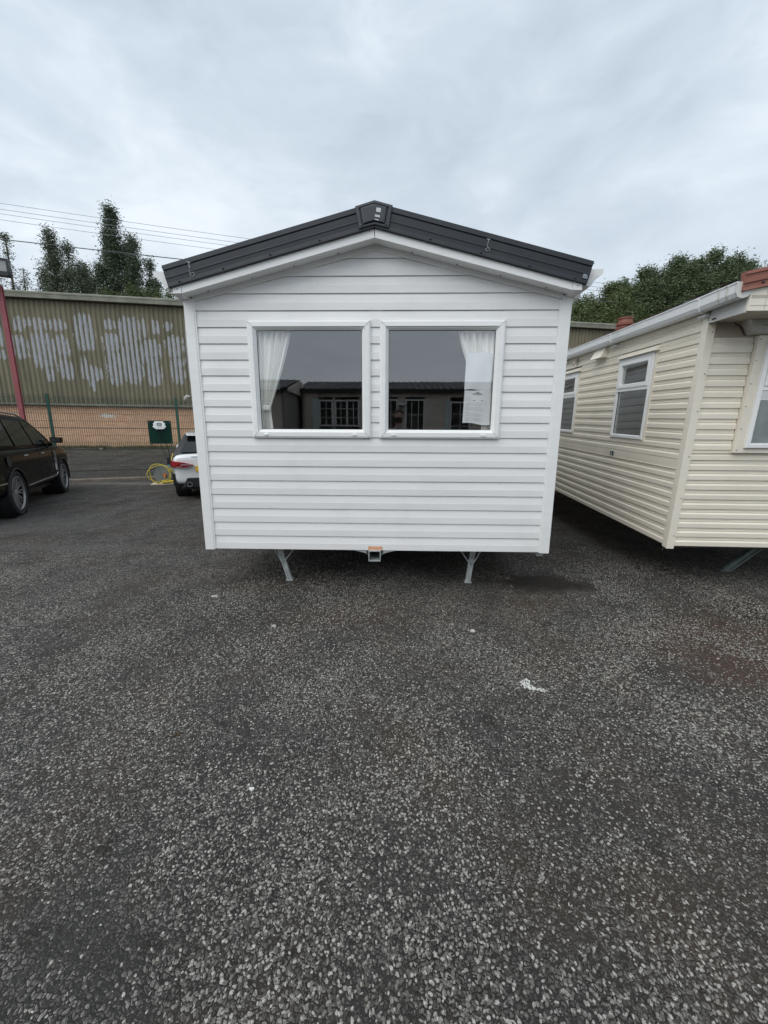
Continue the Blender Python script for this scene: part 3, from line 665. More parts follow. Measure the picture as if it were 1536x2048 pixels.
mb = MB(); mb.add([(1.415, .03, .388), (1.50, .03, .388), (1.50, .10, .388), (1.415, .10, .388), (1.44, .03, .345), (1.497, .03, .345), (1.497, .10, .345), (1.44, .10, .345)], [(0, 1, 2, 3), (4, 5, 6, 7), (0, 1, 5, 4), (1, 2, 6, 5), (2, 3, 7, 6), (3, 0, 4, 7)]); obj('corner_outlet', mb, 'grey_fascia', A, bevel=.003)
# chalk marks and a peeling sticker on the barge boards
def strokes(name, lines, y, mat, w=.004):
    mb = MB(); rd = random.Random(2)
    for ln in lines:
        for (xa, za), (xb, zb_) in zip(ln[:-1], ln[1:]):
            d = Vector((xb-xa, zb_-za)); n_ = Vector((-d.y, d.x)).normalized()*w/2*rd.uniform(.7, 1.3); k = d.normalized()*w*.3
            mb.add([(xa-k.x+n_.x, y, za-k.y+n_.y), (xa-k.x-n_.x, y, za-k.y-n_.y), (xb+k.x-n_.x, y, zb_+k.y-n_.y), (xb+k.x+n_.x, y, zb_+k.y+n_.y)], [(0, 1, 2, 3)])
    return obj(name, mb, mat, A)
lp = lambda cx_, cz, rx, rz, n=12: [(cx_+rx*math.cos(2*math.pi*i/n+.4), cz+rz*math.sin(2*math.pi*i/n+.4)) for i in range(n+1)]
strokes('chalk_mark', [[(-1.397, 2.660), (-1.372, 2.652)], [(-1.385, 2.652), (-1.379, 2.615)], [(-1.387, 2.633), (-1.372, 2.628)], [(-1.384, 2.605), (-1.379, 2.570), (-1.370, 2.560)], lp(-1.362, 2.574, .014, .014)], -OD-.0055, 'chalk')
strokes('chalk_mark', [[(.815, 2.795), (.835, 2.790)], [(.826, 2.784), (.824, 2.778)], [(.822, 2.770), (.819, 2.745), (.823, 2.742)], lp(.822, 2.727, .015, .010)], -OD-.0055, 'chalk')
mb = MB(); mb.prism([(1.520, 2.535), (1.558, 2.528), (1.556, 2.556), (1.525, 2.562)], 'y', -OD-.0070, -OD-.0035); obj('torn_sticker', mb, 'sticker', A)

# curtains and papers behind the panes
def curtain(name, xo, xi, sgn, zt, zb, tiez, xt0, xt1, label, yb=.052, folds=6, tail=True):
    """pleated curtain hung from zt, gathered by a tie at tiez between xt0..xt1, then hanging to zb"""
    mb = MB(); nz, nx = 40, folds*18; V = []
    for j in range(nz+1):
        v = j/nz; z = zt+(zb-zt)*v
        g = (zt-z)/(zt-tiez)
        if g < 1: a = xo+(xt0-xo)*g**1.6; b = xi+(xt1-xi)*g**1.25; amp = .030*(1-.5*g)
        else:
            q = (tiez-z)/max(.01, tiez-zb); a = xt0-.006*q*sgn; b = xt1+.035*q*sgn; amp = .012+.008*q
        row = []
        for i in range(nx+1):
            u = i/nx; ph = u*folds*2*math.pi+.5*math.sin(v*3+u*7)
            x = a+(b-a)*(u+.02*math.sin(ph*.5+v*2)); y = yb+amp*(math.sin(ph)+.25*math.sin(2*ph+1))*(.75+.25*math.sin(u*9+2))
            row.append((x, y, z))
        V.append(row)
    mb.rings(V, False); o = obj(name, mb, 'curtain', None, smooth=True); tag(o, label, 'curtain')
    mb = MB(); mb.box(min(xt0, xt1)-.004, max(xt0, xt1)+.004, yb-.028, yb+.028, tiez-.022, tiez+.022); obj('tie_band', mb, 'curtain', o, bevel=.01)
    return o
curtain('curtain', -.985, -.685, 1, 2.30, 1.25, 1.62, -.975, -.895, 'cream curtain tied back at the left side of the left front window')
curtain('curtain', .985, .655, -1, 2.30, 1.25, 1.60, .975, .905, 'cream curtain tied back at the right side of the right front window, behind papers')
def sheet(name, c, T_, label, marks):
    """c = 4 corners (x, z) TL TR BR BL ; slightly curled sheet just behind the pane"""
    mb = MB(); n = 10; V = []
    def P(u, v): 
        t = Vector(c[0]).lerp(Vector(c[1]), u); b = Vector(c[3]).lerp(Vector(c[2]), u); p = t.lerp(b, v)
        return (p.x, .004+.010*(1-math.cos(v*2.2))*(.3+u*.7)+.003*math.sin(u*7+v*3), p.y+(.006*math.sin(u*6) if v == 1 else 0))
    for j in range(n+1): V.append([P(i/n, j/n) for i in range(n+1)])
    mb.rings(V, False); o = obj(name, mb, 'paper', None, smooth=True); tag(o, label, 'paper')
    for mat, nm, items in marks:
        m2 = MB()
        for (u0, u1, v0, v1) in items:
            q = [P(u0, v0), P(u1, v0), P(u1, v1), P(u0, v1)]; m2.add([(x, y-.0012, z) for x, y, z in q], [(0, 1, 2, 3)])
        obj(nm, m2, mat, o)
    return o
sheet('paper_notice', [(.733, 2.055), (.946, 2.050), (.944, 1.762), (.728, 1.768)], None, 'blank white paper taped inside the right window, the upper of two', [])
rd = random.Random(4); tx = []
for k in range(16):
    v = .36+k*.036
    if k in (3, 7, 8, 12): continue
    u = .10
    while u < .55+rd.random()*.35:
        w = rd.uniform(.03, .11); tx.append((u, u+w, v, v+.008)); u += w+.02
crest = [(.36, .62, .085, .10), (.44, .56, .06, .072), (.47, .52, .045, .056), (.30, .40, .098, .112), (.58, .68, .098, .112), (.40, .60, .118, .128)]
sheet('paper_notice', [(.730, 1.763), (.946, 1.758), (.950, 1.488), (.724, 1.502)], None, 'white price sheet with a dark crest and typed lines, lower paper in the right window', [('ink', 'crest_print', crest+[(.35, .72, .285, .303)]), ('ink_pale', 'typed_lines', tx)])

# ------------------------------------------------------------------ cream caravan (tilted a little nose-down)
B = thing('static_caravan', 'cream ribbed aluminium caravan with red roof edge, partly out of frame on the right', 'caravan')
MBx = Vector((0.9996208, -0.0275355, 0)); MBy = Vector((0.0275122, 0.9987763, 0.0410961)); MBz = Vector((-0.0011316, -0.0410805, 0.9991552))
mm = Matrix((MBx, MBy, MBz)).transposed().to_4x4(); mm.translation = Vector((2.693, .197, .41))-MBz*.41; B.matrix_world = mm
ZF = .41                                   # floor line above the thing's origin
FB = lambda a, b, d: (a, -d, b+ZF)         # front wall
SB = lambda a, b, d: (-d, a, b+ZF)         # left side wall
PB = .0875; WB, LB, HB = 3.0, 9.2, 2.06
bw = (.44, 2.56, .900, 1.762)              # front window outer
sw = [(.625, 1.265, .925, 1.775), (2.335, 2.98, .925, 1.765), (5.2, 6.3, .925, 1.765)]
for k in range(24):
    z0 = k*PB; z1 = z0+PB
    if z0 < 1.98:                          # side
        segs = [(.045, LB)]
        if z1 > .93 and z0 < 1.77:
            e_ = .045; segs = []
            for w_ in sw: segs.append((e_, w_[0]-.03)); e_ = w_[1]+.004
            segs.append((e_, LB))
        pr = PROF_B if k not in (8,) else [(0, .0), (.02, .010), (.5, .011), (.97, .011), (1, .004)]
        if k == 10:
            cl = [(h, d) for h, d in PROF_B if h < .62]+[(.62, .001)]
            for w_ in sw: obj('cladding_plank', plank(SB, z0, PB, cl, lambda z, a=w_[0]-.03: a, lambda z, b=w_[1]+.004: b), 'cream', B)
        for a, b in segs: obj('cladding_plank', plank(SB, z0, PB, pr, lambda z, a=a: a, lambda z, b=b: b), 'cream', B)
    if z0 < 1.74:                          # front
        segs = [(.045, 2.955)]
        if z0 > .84: segs = [(.045, .372), (2.628, 2.955)]
        for a, b in segs: obj('cladding_plank', plank(FB, z0, PB if k < 19 else 1.78-z0, PROF_B, lambda z, a=a: a, lambda z, b=b: b), 'cream', B)
mb = MB(SB); mb.box(.045, LB, 1.98, HB, .0, .004); obj('wall_panel', mb, 'cream', B)
mb = MB(SB); mb.box(.05, LB, .700, .7035, .010, .0145); mb.box(.05, .6, 1.795, 1.799, .010, .014); mb.box(1.30, 2.3, 1.795, 1.799, .010, .014); mb.box(3.0, LB, 1.795, 1.799, .010, .014); obj('joint_strip', mb, 'cream_trim', B)
mb = MB(FB); mb.box(.05, 2.95, .850, .856, .010, .016); obj('joint_strip', mb, 'cream_trim', B)
mb = MB(FB); mb.box(.0, 3.0, 1.78, HB, -.02, .003); obj('upper_panel', mb, 'beige', B)
# corner strips
mb = MB(); mb.box(-.018, .048, -.018, -.0005, ZF-.025, ZF+1.90); mb.box(-.018, -.0005, -.0005, .048, ZF-.018, ZF+2.05); obj('corner_strip', mb, 'cream_trim', B, bevel=.002)
mb = MB(); mb.box(2.952, 3.018, -.018, -.0005, ZF-.025, ZF+1.90); obj('corner_strip', mb, 'cream_trim', B)
mb = MB()
for z in (.10, .45, .82, 1.2, 1.5, 1.82): mb.lathe([(.005, -.018), (.005, -.021), (.002, -.023)], 8, 'y', (.028, 0, ZF+z))
obj('fixing_screw', mb, 'grey_plastic', B)
# walls behind cladding with openings
mb = MB(); t = .03
def wallF(x0, x1, z0, z1): mb.box(x0, x1, .012, .05, ZF+z0, ZF+z1)
wallF(.02, 2.98, 0, .94); wallF(.02, .48, .94, 1.74); wallF(2.52, 2.98, .94, 1.74); wallF(.02, 2.98, 1.74, 2.05)
def wallS(y0, y1, z0, z1): mb.box(.012, .05, y0, y1, ZF+z0, ZF+z1)
wallS(.05, LB, 0, .96); wallS(.05, LB, 1.74, 2.05); e_ = .05
for w_ in sw: wallS(e_, w_[0]+.03, .96, 1.74); e_ = w_[1]-.03
wallS(e_, LB, .96, 1.74)
mb.box(2.95, 2.99, .05, LB, ZF, ZF+2.05); mb.box(.02, 2.98, LB, LB+.03, ZF, ZF+2.05); mb.box(.05, 2.95, .05, LB, ZF+2.0, ZF+2.03); mb.box(.05, 2.95, 3.9, 3.93, ZF+.04, ZF+2.0)
obj('inner_wall', mb, 'interior', B)
mb = MB(); mb.box(.01, 2.99, .012, LB, ZF-.02, ZF+.03); obj('floor_panel', mb, 'underfloor', B)
def bwin(T, x0, x1, z0, z1, trans, opener=True, cols=1):
    P1 = [(0, 0), (0, .022), (.004, .026), (.030, .027), (.034, .018), (.040, .008), (.040, -.02)]
    f = obj('window_frame', frame_rings(MB(T), x0, x1, z0, z1, P1), 'white_frame', B)
    for c in range(cols):
        a = x0+.036+(x1-x0-.072)*c/cols; b = x0+.036+(x1-x0-.072)*(c+1)/cols
        s_ = obj('top_sash', frame_rings(MB(T), a, b, trans+.014, z1-.036, [(0, .0), (0, .030), (.004, .034), (.036, .034), (.041, .022), (.046, .014), (.046, -.015)]), 'white_frame', f)
        g = MB(T); g.add([(a+.043, trans+.057, .006), (b-.043, trans+.057, .006), (b-.043, z1-.079, .006), (a+.043, z1-.079, .006)], [(0, 1, 2, 3)]); obj('pane', g, 'glass_b', f)
        g = MB(T); g.add([(a+.004, z0+.038, .004), (b-.004, z0+.038, .004), (b-.004, trans-.012, .004), (a+.004, trans-.012, .004)], [(0, 1, 2, 3)]); obj('pane', g, 'glass_b', f)
        g = MB(T); frame_rings(g, a+.002, b-.002, z0+.036, trans-.010, [(0, 0), (0, .008), (.005, .008), (.005, 0)]); obj('gasket', g, 'black', f)
        if c: m_ = MB(T); m_.box(a-.02, a+.02, z0+.036, z1-.036, -.01, .026); obj('mullion', m_, 'white_frame', f)
    m_ = MB(T); m_.box(x0+.034, x1-.034, trans-.020, trans+.016, -.01, .026); obj('transom', m_, 'white_frame', f, bevel=.003)
    return f
for w_ in sw: bwin(SB, *w_, 1.444)
for w_ in sw:
    mb = MB(SB); mb.box(w_[0]-.032, w_[0]-.006, w_[2]-.02, w_[3]+.03, 0, .018); obj('window_trim', mb, 'cream_trim', B)
    mb = MB(SB); z = w_[3]; mb.add([(w_[0]-.055, z+.055, .004), (w_[1]+.01, z+.055, .004), (w_[1]+.01, z+.008, .055), (w_[0]-.055, z+.008, .055), (w_[0]-.055, z+.002, .004), (w_[1]+.01, z+.002, .004), (w_[1]+.01, z+.002, .055), (w_[0]-.055, z+.002, .055)],
                      [(0, 1, 2, 3), (4, 5, 6, 7), (0, 3, 7, 4), (1, 2, 6, 5), (3, 2, 6, 7), (0, 1, 5, 4)]); obj('drip_hood', mb, 'cream_trim', B)
# front window in its proud panel
mb = MB(FB)
for x0, x1, z0, z1 in ((.375, .45, .856, 1.79), (2.55, 2.625, .856, 1.79), (.45, 2.55, .856, .91), (.45, 2.55, 1.755, 1.79)): mb.box(x0, x1, z0, z1, .0, .045)
obj('window_surround', mb, 'beige' if 0 else 'cream_trim', B, bevel=.003)
mb = MB()
for z in (.88, 1.06, 1.24, 1.42, 1.60, 1.76): mb.lathe([(.005, -.045), (.005, -.048), (.002, -.049)], 8, 'y', (.388, 0, ZF+z))
obj('fixing_screw', mb, 'grey_plastic', B)
FBp = lambda a, b, d: (a, -d-.045, b+ZF)
bwin(FBp, bw[0], bw[1], bw[2], bw[3], 1.385, cols=3)
# moulded pelmet over the front window (ogee end profile)
prof = [(0, 1.795), (.050, 1.795), (.085, 1.802), (.098, 1.818), (.100, 1.850), (.112, 1.862), (.120, 1.885), (.118, 1.905), (.140, 1.918), (.150, 1.94), (.15, 1.985), (0, 1.985)]
pm = MB()
xl_ = {0: .300, .050: .295, .085: .288, .098: .280, .100: .262, .112: .248, .120: .232, .118: .215, .140: .196, .150: .186, .15: .186}
L0 = [(xl_.get(d, .19) if i < 10 else .186, -d, z+ZF) for i, (d, z) in enumerate(prof)]; L0[0] = (.305, 0, 1.795+ZF); L0[-1] = (.18, 0, 1.985+ZF)
R0 = [(3.0-x, y, z) for x, y, z in L0]
pm.rings([L0, R0], True, True, True); pel = obj('pelmet', pm, 'dirty_white', B)
mb = MB()
for x in (.47, .53, 1.1, 1.16, 1.7, 1.76, 2.3, 2.36): mb.box(x, x+.004, -.108, -.098, ZF+1.825, ZF+1.86)
mb.box(.34, 2.66, -.103, -.098, ZF+1.862, ZF+1.865); mb.box(.34, 2.66, -.103, -.098, ZF+1.820, ZF+1.823)
obj('moulded_line', mb, 'galv', pel)
mb = MB(); mb.box(.172, .184, -.006, 0, ZF+1.9, ZF+1.99); mb.tube([(.180, -.004, ZF+1.91), (.20, -.004, ZF+1.885), (.24, -.004, ZF+1.865), (.27, -.004, ZF+1.83), (.290, -.004, ZF+1.795)], .004, 6); obj('sealant_line', mb, 'black', B)
# overhang: side return, soffit, front fascia, barge board
OB = -.36
mb = MB(); mb.box(-.014, -.002, OB, -.02, ZF+1.885, ZF+2.06); mb.box(-.018, -.014, OB, -.02, ZF+1.885, ZF+1.935); mb.box(-.017, -.014, OB, -.02, ZF+1.945, ZF+1.952); obj('side_return', mb, 'dirty_white', B)
mb = MB()
for y, z in ((-.10, 2.0), (-.085, 1.99), (-.06, 1.905), (-.075, 1.908), (-.09, 1.905)): mb.lathe([(.006, -.020), (.006, -.024)], 8, 'x', (0, y, ZF+z))
obj('fixing_screw', mb, 'black', B)
mb = MB(); mb.box(.0, 3.0, OB, -.001, ZF+1.893, ZF+1.905); obj('soffit_board', mb, 'beige', B)
SLB = .20
zr = lambda x: 2.035+SLB*(x if x < 1.5 else 3.0-x)
mb = MB()
for a, b in ((-.012, .10), (.104, .62), (.624, 1.14)):
    mb.prism([(a, ZF+1.893), (b, ZF+1.893), (b, ZF+zr(b)), (a, ZF+zr(a))], 'y', OB-.012, OB)
mb.prism([(1.144, ZF+1.893), (3.01, ZF+1.893), (3.01, ZF+2.035), (1.5, ZF+zr(1.5)), (1.144, ZF+zr(1.144))], 'y', OB-.012, OB)
obj('fascia_board', mb, 'cream_trim', B)
mb = MB()
for z in (1.925, 1.975, 1.982, 1.99): mb.prism([(.0, ZF+z), (3.0, ZF+z), (3.0, ZF+z+.0035), (.0, ZF+z+.0035)], 'y', OB-.0135, OB-.012)
obj('moulded_line', mb, 'beige', B)
for a, b in ((-.085, 1.5), (3.085, 1.5)):
    pr = [(.0, .05), (.0, 0), (.022, -.004), (.026, .004), (.045, .005), (.050, -.004), (.078, -.005), (.083, .004), (.105, .003), (.125, -.003), (.128, .01)]
    top = lambda x: zr(min(max(x, -.2), 3.2))+.125+ZF if False else (2.035+SLB*(1.5-abs(x-1.5)))+.122+ZF
    ra = [(a, OB-.035+y, top(a)-h) for h, y in pr]; rb = [(b, OB-.035+y, top(b)-h) for h, y in pr]; n = len(pr)
    mb = MB(); mb.add(ra+rb, [(i, i+1, n+i+1, n+i) for i in range(n-1)]+[tuple(range(n))]); obj('barge_board', mb, 'terracotta', B)
    mb = MB()
    for f_ in (.08, .36, .62, .88):
        x = a+(b-a)*f_; mb.lathe([(.008, 0), (.008, -.005), (.003, -.008)], 10, 'y', (x, OB-.034, top(x)-.095))
    obj('barge_bolt', mb, 'black', B)
    mb = MB()
    for j in range(30):
        y0 = OB-.02+j*(LB+.3)/30; y1 = y0+(LB+.3)/30
        mb.add([(a+(.03 if a < 0 else -.03), y0, top(a)-.03), (b, y0, top(b)-.02), (b, y1, top(b)-.0), (a+(.03 if a < 0 else -.03), y1, top(a)-.01)], [(0, 1, 2, 3)])
    obj('roof_sheet', mb, 'terracotta', B)
mb = MB(); mb.add([(-.10, OB+.02, ZF+2.085), (-.02, OB+.02, ZF+2.13), (-.02, .5, ZF+2.125), (-.10, .5, ZF+2.085)], [(0, 1, 2, 3)]); obj('underfelt', mb, 'black', B)
# gutter with end cap and brackets
G = [(-.002, 2.055), (-.002, 1.985), (-.020, 1.962), (-.055, 1.952), (-.088, 1.962), (-.104, 1.990), (-.106, 2.045), (-.112, 2.052), (-.112, 2.060), (-.100, 2.060), (-.098, 1.995), (-.083, 1.972), (-.055, 1.962), (-.024, 1.970), (-.010, 1.99), (-.010, 2.055)]
def gsec(y, dz): return [(x-.012, y, z+ZF+dz) for x, z in G]
mb = MB(); mb.rings([gsec(OB-.01, .02), gsec(.2, .012), gsec(LB, .03)], True, True, True); gt = obj('gutter', mb, 'gutter', B)
mb = MB(); c_ = [(x-.012, z+ZF+.02) for x, z in G[:9]]; mb.prism([(x*1.03, z) for x, z in c_]+[], 'y', OB-.022, OB-.008); mb.prism([(x*1.06, z-.003) for x, z in c_], 'y', OB+.05, OB+.075); mb.prism([(x*1.06, z-.003) for x, z in c_], 'y', OB+.13, OB+.145); obj('end_cap', mb, 'dirty_white', gt)
for y in (-.02, 1.35, 2.75, 4.2, 5.6):
    mb = MB(); mb.prism([((x-.012)*1.07, z+ZF+.012-.004) for x, z in G[:9]], 'y', y, y+.035); mb.box(-.05, -.004, y+.005, y+.09, ZF+1.935, ZF+1.955); obj('gutter_bracket', mb, 'gutter', gt)
# vent box, pipe outlet, socket
mb = MB(SB); mb.add([(1.60, 1.99, 0), (1.86, 1.99, 0), (1.86, 1.86, 0), (1.60, 1.86, 0), (1.60, 1.99, .03), (1.86, 1.99, .03), (1.86, 1.85, .10), (1.60, 1.85, .10)], [(0, 1, 2, 3), (4, 5, 6, 7), (0, 1, 5, 4), (1, 2, 6, 5), (2, 3, 7, 6), (3, 0, 4, 7)]); obj('extractor_vent', mb, 'cream_trim', B, bevel=.004)
mb = MB(SB); mb.box(2.40, 2.47, 1.86, 1.96, 0, .012); mb.tube([(2.44, 1.92, .0), (2.44, 1.915, .05), (2.44, 1.88, .06), (2.44, 1.865, .075)], .014, 8); obj('overflow_pipe', mb, 'beige', B)
mb = MB(SB); mb.box(1.130, 1.215, .715, .770, 0, .016); v_ = obj('wall_socket', mb, 'galv', B); mb = MB(SB); mb.box(1.140, 1.165, .722, .763, .016, .018); mb.box(1.195, 1.21, .722, .763, .016, .018); obj('socket_hole', mb, 'black', v_)
# flue on the roof
mb = MB(); c_ = (.62, 2.55, ZF+2.14); mb.lathe([(.085, 0), (.085, .19), (.11, .195), (.112, .225), (.092, .23), (.090, .25), (.112, .255), (.115, .285), (.09, .29), (.085, .335), (.10, .34), (.10, .355), (.0, .36)], 20, 'z', c_); obj('roof_flue', mb, 'terracotta', B)
# chassis and steady leg
mb = MB(); mb.box(.55, .61, .4, LB-.3, ZF-.13, ZF-.02); mb.box(2.39, 2.45, .4, LB-.3, ZF-.13, ZF-.02); mb.box(1.45, 1.55, .05, 1.5, ZF-.12, ZF-.02); obj('chassis_rail', mb, 'chassis', B)
wheelset(B, lambda a, b, c: (a+1.5, b, c+.03), 4.8, 1.12)
steady(B, (1.37, .50, ZF-.03), (.965, .50, -.018), 'galv_dark', .085)
steady(B, (1.63, .50, ZF-.03), (2.035, .50, -.018), 'galv_dark', .085)
mb = MB(); mb.tube([(.30, .45, ZF-.02), (.29, .45, ZF-.08), (.275, .45, ZF-.14), (.265, .45, ZF-.20)], .006, 6); obj('hanging_chain', mb, 'galv_dark', B)
# paper inside the front window
def bpt(p): return tuple(mm @ Vector(p))
mb = MB(); V = []
for j in range(7): V.append([bpt((.484+.30*i/6, -.034+.006*math.sin(i*.9+j), ZF+1.30-.37*j/6)) for i in range(7)])
mb.rings(V, False); o = obj('paper_notice', mb, 'paper'); tag(o, 'white price sheet inside the front window of the cream caravan', 'paper')
tx = []
mb = MB(); rd = random.Random(9)
for k in range(14):
    z = 1.27-k*.02; x = .56
    if k in (2, 6): continue
    while x < .70: 
        w = rd.uniform(.01, .03); mb.add([bpt((x, -.0445, ZF+z)), bpt((x+w, -.0445, ZF+z)), bpt((x+w, -.0445, ZF+z-.003)), bpt((x, -.0445, ZF+z-.003))], [(0, 1, 2, 3)]); x += w+.006
obj('typed_lines', mb, 'ink_pale', o)


# ------------------------------------------------------------------ warehouse
WO = Vector((.158, 16.678, 0)); WANG = math.atan2(.191, .982)
WH = thing('warehouse', 'long warehouse of peeling olive corrugated sheets over tan brick, behind the fence', 'warehouse', WO, WANG)
S0, S1 = -34.0, 24.0; ZBR, ZEV = 2.545, 6.72; GB = .45
mb = MB(); mb.box(S0, S1, 0, .25, GB, ZBR); obj('brick_wall', mb, 'brick', WH)
mb = MB(); mb.box(S0, S1, -.16, 0.0, ZBR-.03, ZBR+.02); mb.box(S0, S1, -.165, -.16, ZBR-.03, ZBR+.05); obj('sill_flashing', mb, 'roof_edge', WH)
WEAR = [(-16.07, -15.68, 5.44, 6.05), (-15.65, -15.43, 5.66, 6.01), (-15.42, -14.86, 5.52, 6.03), (-14.81, -14.15, 5.55, 6.01), (-16.38, -15.7, 4.72, 5.31), (-16.31, -15.72, 4.41, 4.72), (-15.6, -14.71, 4.06, 5.48), (-15.16, -14.86, 3.49, 4.07), (-14.69, -14.14, 4.51, 5.38), (-14.68, -14.1, 3.61, 4.41), (-13.87, -13.09, 4.81, 6.24), (-13.78, -13.5, 3.68, 4.54), (-13.79, -12.97, 3.58, 4.18), (-13.55, -13.29, 3.14, 3.69), (-12.66, -12.25, 5.69, 6.11), (-12.11, -11.3, 5.03, 6.23), (-12.81, -12.14, 4.74, 5.54), (-12.78, -12.16, 3.44, 4.8), (-12.19, -11.34, 3.51, 5.14), (-11.37, -10.54, 4.36, 5.36), (-11.18, -10.59, 3.42, 4.36), (-11.26, -10.97, 5.49, 6.18), (-10.81, -10.52, 5.56, 6.17), (-10.33, -9.96, 5.74, 6.12), (-10.31, -9.6, 4.66, 5.54), (-10.19, -9.64, 3.5, 4.67), (-9.54, -9.24, 3.73, 6.05), (-16.67, -16.53, 5.36, 5.71), (-16.75, -16.51, 4.85, 5.26), (-16.84, -16.55, 4.33, 4.75), (-16.37, -16.3, 5.47, 5.77)]
rw = random.Random(3)
for a in np.arange(9.0, 12.5, .55): WEAR.append((a, a+.45, 4.2+rw.random()*.5, 5.4+rw.random()*.6))
for a in np.arange(-30, -17, 1.1): WEAR.append((a, a+.9, 3.7+rw.random()*.8, 5.4+rw.random()*.6))
for a in np.arange(-9.2, 8.5, 1.0): WEAR.append((a, a+.8, 3.7+rw.random()*.8, 5.4+rw.random()*.6))
PIT = .190
def clad(s0, s1):
    nx = int(round((s1-s0)/PIT))*6; nz = 34
    xs = np.linspace(s0, s1, nx+1); zs = np.linspace(ZBR+.05, ZEV, nz+1)
    X, Z = np.meshgrid(xs, zs); ph = (X/PIT) % 1.0
    tri = np.clip((.5-np.abs(ph-.5))*4.2-.35, 0, 1)      # 1 on the crest, 0 in the valley
    Y = -.055-.045*tri-.06*np.clip((ZBR+.25-Z)/.25, 0, 1)*0
    wv = np.zeros_like(X)
    for a, b, c, d in WEAR:
        if b < s0-1 or a > s1+1: continue
        cx_, cz = (a+b)/2, (c+d)/2; rx, rz = (b-a)/2*1.12, (d-c)/2*1.06
        q = (np.abs((X-cx_)/rx)**2.6+np.abs((Z-cz)/rz)**3.2)
        wv = np.maximum(wv, np.clip(1.15-q*.62, 0, 1))
    wv = wv*(.28+.72*tri)
    V = np.stack([X, Y, Z], -1).reshape(-1, 3); n = nx+1
    F = [(j*n+i, j*n+i+1, (j+1)*n+i+1, (j+1)*n+i) for j in range(nz) for i in range(nx)]
    me = bpy.data.meshes.new('cladding_sheet'); me.from_pydata(V.tolist(), [], F); at = me.attributes.new('wear', 'FLOAT', 'POINT'); at.data.foreach_set('value', wv.reshape(-1).astype(np.float32))
    return obj('cladding_sheet', me, 'corrugated', WH)
step = PIT*10; s = S0
while s < S1-.01:
    o = clad(s, min(s+step, S1)); o.location.y = (-.004 if int((s-S0)/step+.5) % 2 else 0); s += step
mb = MB(); mb.box(S0, S1, -.01, .2, ZBR, ZEV+.1); obj('wall_lining', mb, 'chassis', WH)
mb = MB(); mb.prism([(-.30, ZEV+.02), (-.30, ZEV+.24), (-.20, ZEV+.30), (4.6, ZEV+1.1), (9.4, ZEV+.3), (9.4, ZEV+.02)], 'x', S0-.2, S1+.2); obj('roof', mb, 'roof_edge', WH)
mb = MB(); mb.box(S0, S1, -.335, -.302, ZEV+.015, ZEV+.20); mb.box(S0, S1, -.345, -.335, ZEV+.17, ZEV+.205); obj('roof_gutter', mb, 'roof_edge', WH)
mb = MB(); mb.box(S0, S1, 9.0, 9.25, GB, ZEV); mb.box(S0, S0+.2, .25, 9.0, GB, ZEV); mb.box(S1-.2, S1, .25, 9.0, GB, ZEV); obj('rear_wall', mb, 'brick', WH)
# mossy verge at the foot of the wall
def verge():
    rd = random.Random(8); V = []; F = []
    def lp_(s, t): return (WO.x+math.cos(WANG)*s+math.sin(WANG)*t, WO.y+math.sin(WANG)*s-math.cos(WANG)*t)
    for k in range(34000):
        s = rd.uniform(-32, 14); t = abs(rd.gauss(0, .42)); dens = noise.noise((s*.9, t*1.5, 1))
        if dens < -.20+t*.35: continue
        x, y = lp_(s, t+.03); z = gz(x, y)+rd.uniform(0, .10)*max(0, 1-t); r = rd.uniform(.012, .035); a = rd.uniform(0, 6.28); ti = rd.uniform(-.8, .8)
        dx, dy = math.cos(a)*r, math.sin(a)*r; o = len(V)
        V += [(x-dx, y-dy, z), (x+dy*.6, y-dx*.6, z+.01), (x+dx, y+dy, z+r*(1+ti)), (x-dy*.6, y+dx*.6, z+r*.6)]; F.append((o, o+1, o+2, o+3))
    me = bpy.data.meshes.new('moss_verge'); me.from_pydata(V, [], F); o = obj('moss_verge', me, 'moss', kind='stuff'); tag(o, 'strip of moss and weeds along the foot of the warehouse wall', 'moss')
    mb = MB()
    n = 120; a = []; b = []
    for i in range(n+1):
        s = -32+46*i/n; w = .55+.35*noise.noise((s*.8, 3, 0)); p, q = lp_(s, 0), lp_(s, w); a.append((*p, gz(*p)+.035)); b.append((*q, gz(*q)+.004))
    mb.add(a+b, [(i, i+1, n+2+i, n+1+i) for i in range(n)]); struct(obj('verge_soil', mb, simple('verge_soil', (.085, .085, .05), .95, 0, .5, 6, .4)))
verge()
for x, y, nm in ((-15.2, 13.0, 'left'), (-12.6, 13.45, 'right')):
    z = gz(x, y); mb = MB(); r = .07; ring = [(x+math.cos(i*.9)*r*(1+.3*math.sin(i*2)), y+math.sin(i*.9)*r*.6, z) for i in range(7)]
    mb.rings([ring, [(px, py, z+.04) for px, py, _ in ring]], True, True, True)
    tag(obj('rubble_lump', mb, 'fleck'), 'pale rubble lump in the moss at the wall foot, %s of the two' % nm, 'rubble')

